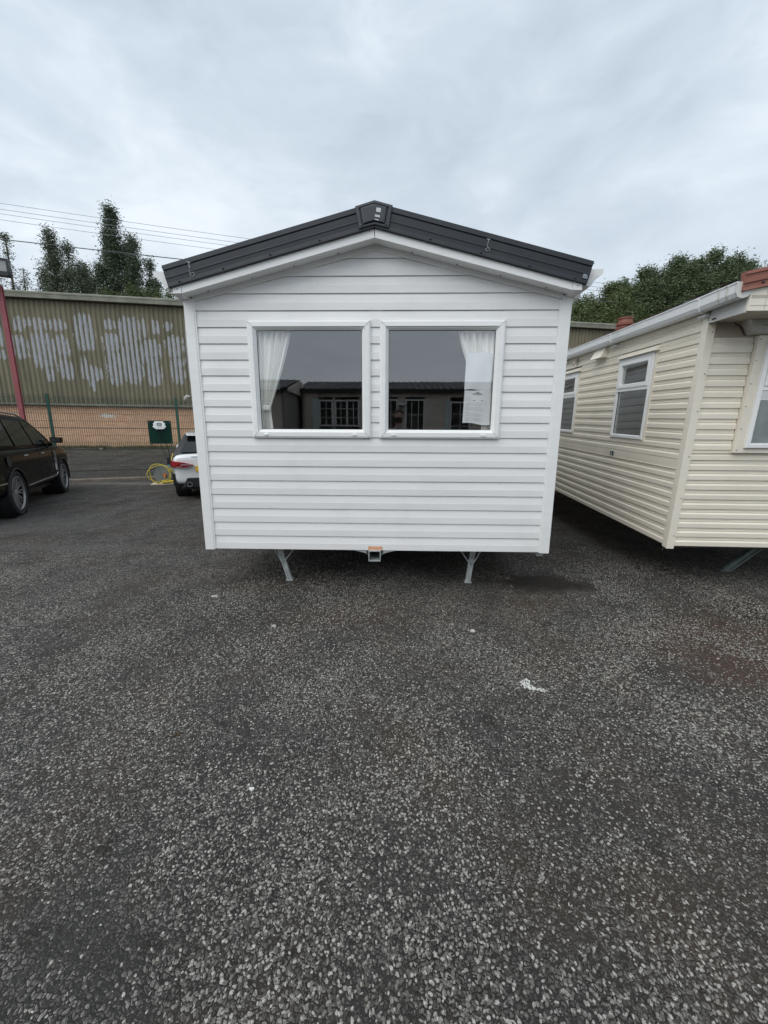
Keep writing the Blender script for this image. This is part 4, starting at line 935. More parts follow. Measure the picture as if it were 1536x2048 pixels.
# ------------------------------------------------------------------ kerb and mesh fence
FD = Vector((math.cos(R(25)), math.sin(R(25)), 0)); FN = Vector((-FD.y, FD.x, 0)); F0 = Vector((-8.85, 7.35, 0))
def fmap(a, b, d): p = F0+FD*a+FN*(-d); return (p.x, p.y, b)
mb = MB(fmap)
n = 60; aa = [(-12+30*i/n) for i in range(n+1)]
rg = []
for a in aa:
    w = .012*noise.noise((a*1.7, 0, 0)); rg.append([(a, -.01, w), (a, .072+w*.4, w), (a, .085+w*.4, -.03+w), (a, .088, -.34), (a, -.01, -.36)])
mb.rings(rg, False)
k_ = struct(obj('kerb_strip', mb, 'concrete'))
FE = thing('mesh_fence', 'green welded wire mesh fence on green posts between yard and warehouse', 'fence', F0+FD*-.365+FN*.17)
def fl(a, b, d): p = FD*a+FN*(-d); return (p.x, p.y, b)      # a measured from the first visible post
mb = MB(fl)
mb.box(-.03, .03, 0, 2.40, -.03, .03); mb.box(-.034, .034, 2.40, 2.415, -.034, .034)
post = None
for k in range(-4, 8):
    a = 3.09*k
    if post is None: post = obj('fence_post', mb, 'green_post', FE); q = post
    else: q = post.copy(); COL.objects.link(q)
    q.location = FD*a
def panel():
    m = MB(fl); W_ = 3.09; nv = 62
    zs = [.10, .30, .32, .50, .70, .90, .92, 1.1, 1.3, 1.5, 1.52, 1.7, 1.9, 2.1, 2.12, 2.30]
    for i in range(nv):
        x = .04+(W_-.08)*i/(nv-1); r = .0046
        pts = []
        for z in (.08, .29, .31, .33, .89, .91, .93, 1.49, 1.51, 1.53, 2.09, 2.11, 2.13, 2.38):
            fold = -.022 if any(abs(z-q) < .005 for q in (.31, .91, 1.51, 2.11)) else 0
            pts.append((x, z, .035-fold))
        v = []
        for p in pts: v += [(p[0]-r, p[1], p[2]), (p[0]+r, p[1], p[2]), (p[0], p[1], p[2]+r*1.6)]
        m.add(v, [(3*j+a_, 3*j+(a_+1) % 3, 3*(j+1)+(a_+1) % 3, 3*(j+1)+a_) for j in range(len(pts)-1) for a_ in range(3)])
    for z in zs+[.31, .91, 1.51, 2.11]:
        m.box(.03, W_-.03, z-.0034, z+.0034, .040, .046)
    return m
pm_ = None
for k in range(-4, 7):
    if pm_ is None: pm_ = obj('mesh_panel', panel(), 'green_mesh', FE, kind='stuff'); q = pm_
    else: q = pm_.copy(); COL.objects.link(q)
    q.location = FD*(3.09*k)

# ------------------------------------------------------------------ charging point, reel, cables
BP = F0+FD*2.235+FN*.10; RZ = R(25)
bd = thing('equipment_board', 'dark green square board fixed to the fence, carrying a white box', 'board', BP, RZ)
mb = MB(); mb.box(-.305, .305, -.012, .006, 1.062, 1.742); obj('board_panel', mb, 'green_board', bd)
mb = MB()
for x in (-.27, .27):
    for z in (1.10, 1.70): mb.lathe([(.012, -.012), (.012, -.018), (.004, -.02)], 8, 'y', (x, 0, z))
obj('fixing_bolt', mb, 'grey_plastic', bd)
mb = MB(); mb.box(-.28, -.25, .006, .06, 1.0, 1.74); mb.box(.25, .28, .006, .06, 1.0, 1.74); obj('mounting_strut', mb, 'galv_dark', bd)
bx = thing('charging_box', 'small white wall box with grey display on the green board', 'charging box', BP+FN*-.013, RZ)
P = [(-.115, .115), (.115, .115), (.125, .075), (.16, .055), (.15, .03), (.155, .0), (.175, -.045), (.10, -.115), (-.10, -.115), (-.175, -.045), (-.155, .0), (-.15, .03), (-.16, .055), (-.125, .075)]
mb = MB(); mb.rings([[(x*k, y, 1.60+z*k) for x, z in P] for y, k in ((0, 1), (-.07, 1), (-.085, .93), (-.088, .8))], True, True, True); obj('box_body', mb, 'boxwhite', bx)
mb = MB(); mb.box(-.055, .065, -.093, -.088, 1.585, 1.675); sc_ = obj('display_frame', mb, 'screen', bx); mb = MB(); mb.box(-.035, .045, -.095, -.093, 1.60, 1.655); obj('display', mb, 'screen_lit', sc_)
mb = MB()
for x in (-.03, .015, .05): mb.lathe([(.010, -.088), (.010, -.093)], 8, 'y', (x, 0, 1.548))
obj('button', mb, 'grey_plastic', bx)
def cable(name, pts, r, mat, label, cat='cable', group=None, n=7):
    # smooth the path with Catmull-Rom
    P = [Vector(p) for p in pts]; P = [P[0]]+P+[P[-1]]; o = []
    for i in range(1, len(P)-2):
        for k in range(6):
            t = k/6; a, b, c, d = P[i-1:i+3]; o.append(.5*((2*b)+(c-a)*t+(2*a-5*b+4*c-d)*t*t+(3*b-a-3*c+d)*t**3))
    o.append(P[-2]); mb = MB(); mb.tube(o, r, n); return tag(obj(name, mb, mat, smooth=True), label, cat, group)
def bl(x, y, z): p = BP+FD*x+FN*y; return (p.x, p.y, z)
cable('power_cable', [bl(-.03, -.06, 1.49), bl(-.03, -.05, 1.2), bl(.02, -.06, .9), bl(.12, -.12, .55), bl(.13, -.14, .40)], .008, 'black', 'thin black cable hanging from the white box, left of the two')
cable('power_cable', [bl(.03, -.06, 1.49), bl(.08, -.05, 1.2), bl(.17, -.06, .9), bl(.20, -.12, .6), bl(.19, -.10, .3), bl(.22, -.12, .05)], .009, 'black', 'thin black cable hanging from the white box, right of the two')
hp = Vector(bl(.22, -.14, 0))
hs = thing('hose_holder', 'black upright hose and cable bundle standing below the green board', 'hose holder', hp, RZ)
mb = MB(); mb.box(-.0, .13, -.04, .05, 0, .62); mb.box(-.055, .01, -.06, .03, .05, .60); obj('holder_body', mb, 'black', hs, bevel=.012)
mb = MB(); mb.lathe([(.02, -.05), (.06, -.05), (.075, -.03), (.075, .03), (.06, .05), (.02, .05)], 16, 'y', (-.045, -.03, .60)); mb.lathe([(.02, -.05), (.055, -.05), (.065, .0), (.055, .05), (.02, .05)], 16, 'y', (-.06, -.03, .50)); obj('hose_head', mb, 'black', hs)
mb = MB(); mb.tube([(-.03, -.05, .0), (-.05, -.06, .22), (-.055, -.055, .46)], .030, 10); obj('hose_handle', mb, 'teal', hs)
RP = Vector((-6.28, 7.02, .012)) 
mb = MB(); c = math.cos(R(8)); mb.add([(-6.45, 6.96, .002), (-5.65, 7.20, .002), (-5.78, 7.65, .002), (-6.59, 7.39, .002), (-6.45, 6.96, .014), (-5.65, 7.20, .014), (-5.78, 7.65, .014), (-6.59, 7.39, .014)], [(0, 1, 2, 3), (4, 5, 6, 7), (0, 1, 5, 4), (1, 2, 6, 5), (2, 3, 7, 6), (3, 0, 4, 7)]); tag(obj('base_sheet', mb, 'ply'), 'pale flat board on the asphalt under the cable reel', 'board')
rl = thing('cable_reel', 'grey cable reel with orange handle, lying in loops of yellow cable', 'cable reel', (-6.21, 7.30, .014), R(12))
mb = MB(); mb.lathe([(.03, -.14), (.235, -.14), (.24, -.125), (.235, -.11), (.15, -.11), (.15, .09), (.235, .09), (.24, .105), (.235, .12), (.03, .12)], 28, 'y', (0, 0, .245)); obj('drum', mb, 'grey_plastic', rl, smooth=False)
mb = MB(); mb.tube([(.07, -.14, .25), (.07, -.20, .25), (.065, -.215, .25), (.06, -.235, .17)], .020, 8); mb.lathe([(.028, 0), (.034, -.05), (.028, -.10)], 10, 'y', (.065, -.15, .25)); obj('crank_handle', mb, 'orange', rl)
mb = MB(); mb.tube([(-.15, -.13, 0.01), (-.05, -.13, .10), (.0, -.13, .245)], .012, 6); mb.tube([(-.15, .11, 0.01), (-.05, .11, .10), (.0, .11, .245)], .012, 6); mb.tube([(-.2, -.13, .012), (-.2, .11, .012)], .012, 6); obj('reel_stand', mb, 'black', rl)
rd = random.Random(12)
def Lc(x, y, z): v = Matrix.Rotation(R(12), 3, 'Z') @ Vector((x, y, z)); return (v.x-6.21, v.y+7.30, v.z+.014)
pts = []
for k in range(26):       # big loop leaning over the reel
    a = 2*math.pi*k/12; rr = .26+.03*math.sin(k*1.3); pts.append(Lc(-.07+rr*1.05*math.cos(a), -.20-.03*math.sin(a*.5+k), .27+rr*.98*math.sin(a)))
pts = [p if p[2] > .03 else (p[0], p[1], .03) for p in pts]
for k in range(34):       # flat coils on the board
    a = 2*math.pi*k/8.3; rr = .13+.15*rd.random(); pts.append(Lc(.27+rr*1.35*math.cos(a), -.15+rr*.72*math.sin(a), .018+.0020*k+.03*rd.random()))
pts += [Lc(.20, -.05, .25), Lc(.16, .12, .42), Lc(.15, .14, .62), Lc(.16, .3, .8)]
cable('extension_cable', pts, .0085, 'yellow', 'yellow extension cable coiled loosely round and beside the grey reel', 'cable')
# outlet pipe beyond the fence, near the caravan's left edge
cable('outlet_pipe', [(-6.30, 9.05, 2.47), (-6.22, 9.06, 2.46), (-6.05, 9.02, 2.47), (-5.6, 8.95, 2.56), (-5.0, 8.8, 2.60), (-4.4, 8.8, 2.6)], .018, 'wire', 'dark cable crossing behind the fence post to the left edge of the white caravan')
mb = MB(); mb.tube([(-6.36, 9.02, 2.38), (-6.35, 9.02, 2.44), (-6.28, 9.03, 2.50), (-6.22, 9.05, 2.48)], [.03, .045, .05, .03], 8); tag(obj('cable_wrap', mb, 'fleck'), 'pale taped knot at the end of the dark cable above the fence post', 'cable wrap')

# ------------------------------------------------------------------ red steel canopy at far left
cn = thing('steel_canopy', 'red steel post under a grey canopy edge at the far left', 'canopy', (-9.39, 6.68, 0))
mb = MB(); mb.box(-.006, .006, -.045, .045, 0, 4.86); mb.box(-.048, .048, -.055, -.045, 0, 4.86); mb.box(-.048, .048, .045, .055, 0, 4.86); p_ = obj('canopy_post', mb, 'red_paint', cn); p_.rotation_euler.z = R(25)
mb = MB(); mb.box(-.14, .14, -.14, .14, 0, .02); q = obj('base_plate', mb, 'red_paint', cn); q.rotation_euler.z = R(25)
cd = Vector((-.906, -.423, 0)); ce = Vector((.44, -.14, 0))
def cp(a, b, d): p = ce+cd*a+Vector((cd.y, -cd.x, 0))*d; return (p.x, p.y, b)
mb = MB(cp); mb.box(.03, 6, 5.08, 5.32, -.03, 0.0); obj('fascia_board', mb, 'grey_fascia', cn)
mb = MB(cp); mb.box(-.01, 6, 5.32, 5.36, -.05, .12); mb.box(-.01, .03, 4.99, 5.32, -.05, .05); mb.box(-.01, 6, 4.99, 5.08, -.05, .12); obj('canopy_trim', mb, 'black', cn)
mb = MB(cp); mb.box(.0, 6, 5.20, 5.31, .0, .11); obj('roof_sheet', mb, 'grey_fascia', cn)
mb = MB(cp); mb.box(.48, 6, 4.74, 4.985, -.02, .06); obj('canopy_beam', mb, 'red_paint', cn)
mb = MB(cp); mb.box(5.8, 5.95, 0, 4.8, -.05, .1); obj('canopy_post', mb, 'red_paint', cn)

# ------------------------------------------------------------------ overhead wires
def wire(name, ends, sag, r, mat, label, group=None):
    a, b = Vector(ends[0]), Vector(ends[1]); pts = [a.lerp(b, i/40)+Vector((0, 0, -sag*4*(i/40)*(1-i/40))) for i in range(41)]
    mb = MB(); mb.tube(pts, r, 5); return tag(obj(name, mb, mat), label, 'power line', group)
for k, (dz, dy, lab) in enumerate(((0, 0, 'topmost pale overhead wire crossing the sky on the left'), (-.20, .5, 'second pale overhead wire from the top, left sky'), (-.30, 1.3, 'third pale overhead wire from the top, left sky'), (-.46, 2.2, 'lowest of the four pale overhead wires, left sky'))):
    wire('power_line', ((-34, 18+dy*.4, 14.55+dz*1.1), (34, 30+dy*.4, 11.1+dz)), .55, .010, 'wire_pale', lab, 'pale overhead wires')
wire('power_line', ((-30, 15.5, 11.15), (34, 27, 9.1)), .35, .022, 'wire', 'thick dark overhead cable below the pale wires, crossing in front of the trees')

# ------------------------------------------------------------------ trees
def leaves(name, C, size, mat, parent, droop=.4):
    C = np.asarray(C); n = len(C); d = rng.normal(size=(n, 3)); d[:, 2] *= droop; d /= np.linalg.norm(d, axis=1, keepdims=True)
    e = rng.normal(size=(n, 3)); e -= d*(e*d).sum(1, keepdims=True); e /= np.linalg.norm(e, axis=1, keepdims=True)
    s = (size*.66*rng.uniform(.6, 1.3, n))[:, None]; V = np.empty((n, 4, 3))
    V[:, 0] = C-d*s; V[:, 1] = C+e*s*.45; V[:, 2] = C+d*s; V[:, 3] = C-e*s*.45
    me = bpy.data.meshes.new(name); me.vertices.add(n*4); me.vertices.foreach_set('co', V.reshape(-1)); me.loops.add(n*4); me.loops.foreach_set('vertex_index', np.arange(n*4, dtype=np.int32))
    me.polygons.add(n); me.polygons.foreach_set('loop_start', np.arange(0, n*4, 4, dtype=np.int32)); me.polygons.foreach_set('loop_total', np.full(n, 4, dtype=np.int32)); me.update(calc_edges=True); me.validate()
    return obj(name, me, mat, parent)
def tree(name, x, y, spires, label, mat, lsz=.10, z0=0., dens=1.0, upward=.9, group=None, trunk_r=.22, openness=.35):
    """spires = [(dx, dy, ztop, zbottom, radius)]: upright leaders, each with rising side branches that carry leaf clusters"""
    T = thing(name, label, 'tree', (x, y, z0), 0, group)
    C = []; br = MB(); rd = random.Random(int(abs(x*131+y*17)))
    top = max(s[2] for s in spires)
    br.tube([(0, 0, 0), (.08, .05, top*.35), (spires[0][0]*.5, 0, top*.6), (spires[0][0], spires[0][1], top-.5)], [trunk_r, trunk_r*.75, trunk_r*.45, .03], 8)
    for dx, dy, zt, zb, r in spires:
        if (dx, dy) != tuple(spires[0][:2]): br.tube([(dx*.15, dy*.15, max(zb*.55, 1)), (dx*.8, dy*.8, zb+.3), (dx, dy, zt-.3)], [trunk_r*.45, trunk_r*.3, .02], 6)
        H = zt-zb; nb = int(H*16*dens*max(.6, r))
        for i in range(nb):
            q = rd.random()**.8; z = zb+H*q; prof = (r*1.25*((1-q)+.03)**.8 if name in ('poplar_tree', 'birch_tree') else r*(math.sin(min(1, (1-q)*1.35+.05)*math.pi/2))**.85)*(.82+.36*noise.noise((dx*3+q*5, dy, x)))
            az = rd.uniform(0, 6.283); ln = prof*rd.uniform(.45, 1.08)
            rise = upward*ln*rd.uniform(.6, 1.1)
            s0 = Vector((dx, dy, z-rise*.7)); s1 = Vector((dx+math.cos(az)*ln, dy+math.sin(az)*ln, z+rise*.3))
            if ln > .5 and i % 3 == 0: br.tube([s0, s0.lerp(s1, .5)+Vector((0, 0, -.05)), s1], [.03, .02, .008], 4, False)
            if noise.noise((s1.x*.9+x, s1.y*.9, s1.z*.9)) < -openness: continue
            m_ = int(80*dens)
            for j in range(m_):
                t = rd.uniform(.25, 1.06); p = s0.lerp(s1, t); g = .09+.12*min(1., r)
                C.append((p.x+rd.gauss(0, g), p.y+rd.gauss(0, g), p.z+rd.gauss(0, g*.9)))
    obj('trunk', br, 'bark', T); leaves('crown', C, lsz, mat, T); return T
tree('poplar_tree', -18.6, 25, [(0, 0, 15.7, 8.0, 1.35), (-.55, .3, 14.3, 8.5, 1.0), (1.35, -.2, 13.9, 8.3, 1.0), (2.15, .2, 12.7, 8.2, .8), (-.9, -.3, 12.2, 8, 1.1), (.5, .5, 13.6, 8, 1.3), (2.5, .1, 11.4, 8.2, .8)], 'tall dark poplar with the highest spire, behind the olive warehouse', 'leaf_poplar', .095, dens=1.1, openness=.5)
tree('birch_tree', -23.2, 25.4, [(0, 0, 14.6, 8.6, 1.0), (1.1, 0, 13.7, 8.5, .95), (-.9, .2, 12.9, 8.3, .9), (1.9, .3, 12.5, 8.3, .8), (.3, -.4, 12.8, 8, 1.3)], 'loose green tree behind the warehouse, second from the left', 'leaf_olive', .095, dens=1.0, openness=.38)
tree('birch_tree', -26.1, 25.2, [(0, 0, 14.8, 9.0, .55), (.7, .2, 12.6, 8.5, .7), (-1.3, .2, 13.4, 8.5, 1.0)], 'thin sparse tree behind the warehouse at the far left edge', 'leaf_olive', .09, dens=.7, openness=.16)
tree('willow_tree', -20.9, 24.6, [(0, 0, 12.4, 8.0, 1.0), (-.9, .1, 11.7, 8, .9), (.8, 0, 11.3, 8, .9)], 'low rounded tree between the tall poplar and the loose green tree', 'leaf_olive', .09)
for k, (x, z, r, lab) in enumerate(((-18.9, 10.55, 1.0, 'low pale bush above the roof edge, below the tall poplar'), (-17.2, 10.75, 1.0, 'low pale bush above the roof edge, right of the tall poplar'), (-15.55, 10.6, .8, 'low bush tip above the roof edge beside the caravan gutter'), (-13.8, 10.4, 1.2, 'low bush mostly hidden behind the white caravan'))):
    tree('bush', x, 24.2, [(0, 0, z, 7.6, r), (-.8, .2, z-.25, 7.6, r*.8), (.8, -.1, z-.2, 7.6, r*.8)], lab, 'leaf_bush', .085, dens=.9, trunk_r=.1)
BG = [(12.2, 10.0, 1.5, 'leaf_bush', 'lowest tree of the green mass, next to the white caravan'), (14.3, 10.9, 1.8, 'leaf_bush', 'second tree of the green mass from the white caravan'), (16.6, 11.9, 1.7, 'leaf_mix', 'middle tree of the green mass, above the red flue'), (18.5, 12.55, 1.9, 'leaf_mix', 'tall full tree left of the highest one in the green mass'), (21.0, 12.95, 1.9, 'leaf_mix', 'highest tree of the green mass, above the cream caravan gutter'), (23.2, 12.3, 1.7, 'leaf_mix', 'last tree of the green mass, above the red roof edge'), (26.0, 11.5, 1.8, 'leaf_mix', 'lower tree hidden behind the cream caravan roof')]
for x, zt, r, mt, lab in BG:
    tree('willow_tree', x, 25+random.uniform(-.5, .5), [(0, 0, zt, 6.3, r*1.05), (-1.15, .5, zt-.5, 6.3, r*.9), (1.1, -.4, zt-.35, 6.3, r*.9), (0, -1.1, zt-1.0, 6.3, r), (-.7, -1.3, zt-1.9, 6.2, r*.9), (.8, -1.4, zt-1.8, 6.2, r*.9)], lab, mt, .105, dens=1.0, upward=.7, openness=.45)
# ------------------------------------------------------------------ cars
def wheel(parent, x, y, r, w, spokes, rimr, side, turn=0, double=True):
    """tyre with tread shoulders, rim ring, paired spokes, hub and disc; side = -1 right, +1 left"""
    mb = MB(); hw = w/2; mb.lathe([(rimr, -hw*.8), (r*.90, -hw), (r*.975, -hw*.88), (r, -hw*.6), (r, hw*.6), (r*.975, hw*.88), (r*.90, hw), (rimr, hw*.8), (rimr*.97, 0), (rimr, -hw*.8)], 40, 'y')
    t = obj('wheel', mb, 'rubber', parent, smooth=False); smooth_angle(t, 50); t.location = (x, y, r); t.rotation_euler = (0, 0, turn)
    o_ = side*hw; mb = MB(); mb.lathe([(rimr*.985, o_*.70), (rimr*.90, o_*.70), (rimr*.89, -o_*.3), (rimr*.97, -o_*.3), (rimr*.985, o_*.70)], 40, 'y'); obj('rim_barrel', mb, 'black', t)
    mb = MB(); mb.lathe([(rimr*.99, o_*.72), (rimr*1.0, o_*.92), (rimr*.965, o_*.93), (rimr*.93, o_*.74), (rimr*.99, o_*.72)], 40, 'y')
    for k in range(spokes):
        for da in ((-.10, .10) if double else (0,)):
            a0 = 2*math.pi*k/spokes+da*.5; a1 = 2*math.pi*k/spokes+da*1.15; p0 = Vector((math.cos(a0), 0, math.sin(a0)))*rimr*.17; p1 = Vector((math.cos(a1), 0, math.sin(a1)))*rimr*.93
            p0.y = o_*.62; p1.y = o_*.78; d = (p1-p0).normalized(); n = Vector((-d.z, 0, d.x))*rimr*.026
            q = Vector((0, -o_*.22, 0)); mb.add([p0-n, p0+n, p1+n*.9, p1-n*.9, p0-n+q, p0+n+q, p1+n*.9+q, p1-n*.9+q], [(0, 1, 2, 3), (0, 1, 5, 4), (3, 2, 6, 7), (1, 2, 6, 5), (0, 3, 7, 4)])
    mb.lathe([(.0, o_*.72), (rimr*.12, o_*.70), (rimr*.22, o_*.6), (rimr*.22, o_*.2)], 20, 'y', cap=False)
    obj('rim', mb, 'alloy', t); mb = MB(); mb.lathe([(0, o_*.05), (rimr*.72, o_*.05), (rimr*.72, -o_*.1), (0, -o_*.1)], 24, 'y'); obj('brake_disc', mb, 'chassis', t)
    return t
def shell(name, parent, stations, mat, arches, ar, ax_half):
    """lower body lofted through cross-sections (x, zbot, zbelt, half width, crown), wheel arches cut through"""
    mb = MB(); rg = []
    for x, zb, zt, w, crown in stations:
        h = zt-zb; half = [(0, zb), (w*.80, zb), (w*.955, zb+.05*h), (w*.985, zb+.20*h), (w*.972, zb+.36*h), (w, zb+.62*h), (w*.992, zb+.80*h), (w*.955, zb+.93*h), (w*.90, zt), (w*.5, zt+crown*.8), (0, zt+crown)]
        rg.append([(x, -y, z) for y, z in half]+[(x, y, z) for y, z in half[-2:0:-1]])
    mb.rings(rg, True, True, True); o = obj(name, mb, mat, parent)
    s_ = o.modifiers.new('sub', 'SUBSURF'); s_.levels = s_.render_levels = 3; bake(o)
    cut = MB(); 
    for x in arches:
        for s in (-1, 1):
            y0, y1 = sorted((s*(ax_half-.34), s*(ax_half+.3))); cut.lathe([(ar, y0), (ar, y1)], 44, 'y', (x, 0, ar*.86))
    c = obj('cut', cut, mat, parent); b = o.modifiers.new('cut', 'BOOLEAN'); b.operation = 'DIFFERENCE'; b.object = c; b.solver = 'EXACT'; bpy.context.view_layer.update(); bake(o)
    bpy.data.objects.remove(c); smooth_angle(o, 40); return o
def cabin(parent, prof, wb, wr, zb, zr, mat):
    """glasshouse: side outline swept across, leaning in towards the roof"""
    wy = lambda z: wb+(wr-wb)*max(0, min(1.1, (z-zb)/(zr-zb))); mb = MB(); n = len(prof)
    mb.add([(x, -wy(z), z) for x, z in prof]+[(x, wy(z), z) for x, z in prof], [tuple(range(n)), tuple(range(2*n-1, n-1, -1))]+[(i, (i+1) % n, n+(i+1) % n, n+i) for i in range(n)])
    o = obj('cabin_shell', mb, mat, parent); b = o.modifiers.new('b', 'BEVEL'); b.width = .05; b.segments = 4; b.limit_method = 'ANGLE'; b.angle_limit = R(35); bake(o); smooth_angle(o, 50)
    return o, wy
def sidepane(parent, poly, wy, s, name, mat, off=.006, th=.004):
    mb = MB(); n = len(poly); mb.add([(x, s*(wy(z)+off), z) for x, z in poly]+[(x, s*(wy(z)+off-th), z) for x, z in poly], [tuple(range(n)), tuple(range(2*n-1, n-1, -1))]+[(i, (i+1) % n, n+(i+1) % n, n+i) for i in range(n)])
    return obj(name, mb, mat, parent)
def strip(parent, name, pts, s, wf, mat, th=.008, out=.006, hh=.012):
    """trim strip following the body side: pts = [(x, z)], wf(x, z) gives the half width there"""
    mb = MB(); rg = []
    for x, z in pts:
        y = wf(x, z)+out; rg.append([(x, s*(y-th), z-hh), (x, s*y, z-hh*.8), (x, s*y, z+hh*.8), (x, s*(y-th), z+hh)])
    mb.rings(rg, True, True, True); return obj(name, mb, mat, parent)

def suv():
    fwd = Vector((-.4799, .8773)); ang = math.atan2(fwd.y, fwd.x); right = Vector((fwd.y, -fwd.x))
    mid = Vector(((-6.197-7.603)/2, (3.058+5.628)/2)); c = mid-right*.985
    T = thing('parked_suv', 'black parked SUV with silver trim, cut off by the left edge of the photo', 'car', (c.x, c.y, 0), ang)
    st = [(-2.44, .52, .98, .78, .0), (-2.42, .42, 1.04, .90, .01), (-2.30, .36, 1.10, .955, .02), (-1.9, .33, 1.125, .985, .03), (-1.2, .33, 1.125, .99, .03), (-.4, .32, 1.12, .985, .03), (.5, .32, 1.115, .985, .03), (1.15, .32, 1.11, .985, .03), (1.6, .33, 1.10, .98, .05), (2.0, .34, 1.06, .965, .06), (2.28, .36, .99, .91, .05), (2.42, .42, .90, .80, .03), (2.46, .50, .80, .66, .0)]
    body = shell('body', T, st, 'blackgloss', (-1.465, 1.465), .425, .99)
    prof = [(-2.30, 1.06), (-2.24, 1.28), (-2.12, 1.54), (-2.0, 1.645), (-1.5, 1.695), (-.7, 1.715), (0.0, 1.70), (.40, 1.665), (.72, 1.51), (1.06, 1.31), (1.36, 1.10), (1.42, 1.0), (-2.30, 1.0)]
    cab, wy = cabin(T, prof, .90, .70, 1.10, 1.70, 'blackgloss')
    for s in (-1, 1):
        sidepane(T, [(-.98, 1.16), (-.07, 1.16), (-.10, 1.60), (-.92, 1.61)], wy, s, 'rear_door_glass', 'carglass')
        sidepane(T, [(.0, 1.16), (.90, 1.16), (.98, 1.19), (.50, 1.51), (.28, 1.595), (-.03, 1.60)], wy, s, 'front_door_glass', 'carglass')
        sidepane(T, [(-1.92, 1.18), (-1.06, 1.17), (-.99, 1.61), (-1.74, 1.60)], wy, s, 'quarter_glass', 'carglass')
        w99 = lambda x, z: .985
        strip(T, 'sill_trim', [(-1.0, .46), (0, .47), (.85, .475), (.96, .52)], s, lambda x, z: .972, 'chrome', hh=.016, out=.012)
        strip(T, 'rear_bumper_trim', [(-2.38, .60), (-2.2, .60), (-1.93, .60)], s, lambda x, z: .925+.045*min(1, (x+2.38)/.3), 'chrome', hh=.013, out=.016)
        # vertical side vent blade behind the front wheel
        mb = MB(); rg = []
        for x, z in ((.84, .58), (.845, .72), (.83, .86), (.79, .985)): rg.append([(x, s*(.975), z), (x+.005, s*1.000, z), (x+.075, s*1.000, z+.005), (x+.08, s*.975, z+.005)])
        mb.rings(rg, True, True, True); obj('side_vent', mb, 'chrome', T)
        for x in (-.86, .10):
            mb = MB(); mb.tube([(x-.11, s*.975, .985), (x, s*.992, .990), (x+.11, s*.975, .985)], [.010, .016, .010], 8); obj('door_handle', mb, 'chrome', T)
        mb = MB(); mb.tube([(x, s*(.64), z) for x, z in ((-1.85, 1.68), (-1.5, 1.73), (-.6, 1.75), (.1, 1.735), (.42, 1.68))], .016, 8); obj('roof_rail', mb, 'chrome', T)
        for x in (-1.05, -.035, .88):
            mb = MB(); rg = [[(x-.003, s*(w_-.01), z), (x-.003, s*w_, z), (x+.003, s*w_, z), (x+.003, s*(w_-.01), z)] for z, w_ in ((.52, .968), (.62, .966), (.72, .972), (.80, .980), (.90, .979), (1.0, .965), (1.05, .95))]
            mb.rings(rg, True, True, True); obj('door_seam', mb, 'black', T)
        mb = MB(); cx_, cy_ = .93, s*1.035
        mb.rings([[(cx_+dx*k, cy_+s*dy*k, 1.22+dz*k) for dx, dy, dz in ((-.07, -.10, -.06), (-.08, .10, -.05), (-.08, .105, .06), (-.07, -.09, .075))] for k in (.9, 1)]+[[(cx_+.06+dx*k*.6, cy_+s*dy*k*.85, 1.22+dz*k*.8) for dx, dy, dz in ((.05, -.12, -.07), (.05, .12, -.06), (.05, .13, .08), (.05, -.11, .09))] for k in (1,)], True, True, True)
        mb.tube([(.95, s*.88, 1.13), (.95, s*.96, 1.15)], .03, 8); mir = obj('wing_mirror', mb, 'blackgloss', T, bevel=.02)
        m2 = MB(); m2.box(cx_-.104, cx_-.10, *sorted((cy_-.09, cy_+.09)), 1.17, 1.28); obj('mirror_glass', m2, 'carglass', mir)
        for x in (-1.465, 1.465):
            mb = MB(); mb.rings([[(x+r_*math.cos(a), s*y_, .365+r_*math.sin(a)) for r_, y_ in ((.422, .955), (.422, .986), (.440, .990), (.452, .984), (.452, .955))] for a in (R(-8+196*k/30) for k in range(31))], True, True, True); obj('arch_lip', mb, 'black', T)
            mb = MB(); mb.lathe([(.0, s*.60), (.43, s*.60), (.43, s*.95)], 30, 'y', (x, 0, .37), cap=False); obj('arch_liner', mb, 'black', T)
        wheel(T, -1.465, s*.845, .385, .26, 10, .285, s); wheel(T, 1.465, s*.845, .385, .26, 10, .285, s, turn=R(0))
        mb = MB(); mb.box(-2.46, -2.30, *sorted((s*.72, s*.90)), .80, 1.02); obj('tail_light', mb, 'tail', T, bevel=.02)
        mb = MB(); mb.box(2.20, 2.40, *sorted((s*.62, s*.86)), .80, .92); obj('headlight', mb, 'headlight', T, bevel=.02)
    mb = MB(); mb.lathe([(.085, .0), (.088, .004), (.080, .004)], 24, 'y', (-1.72, -.990, .93)); obj('fuel_flap', mb, 'chassis', T)
    mb = MB(); mb.add([(-2.26, -.62, 1.24), (-2.26, .62, 1.24), (-2.12, .54, 1.55), (-2.12, -.54, 1.55)], [(0, 1, 2, 3)]); obj('rear_glass', mb, 'carglass', T)
    mb = MB(); mb.add([(1.345, -.78, 1.13), (1.345, .78, 1.13), (.46, .62, 1.65), (.46, -.62, 1.65)], [(0, 1, 2, 3)]); obj('windscreen', mb, 'carglass', T, loc=(.012, 0, .008))
    mb = MB(); mb.box(-2.2, 2.2, -.8, .8, .24, .36); obj('underbody', mb, 'black', T)
suv()

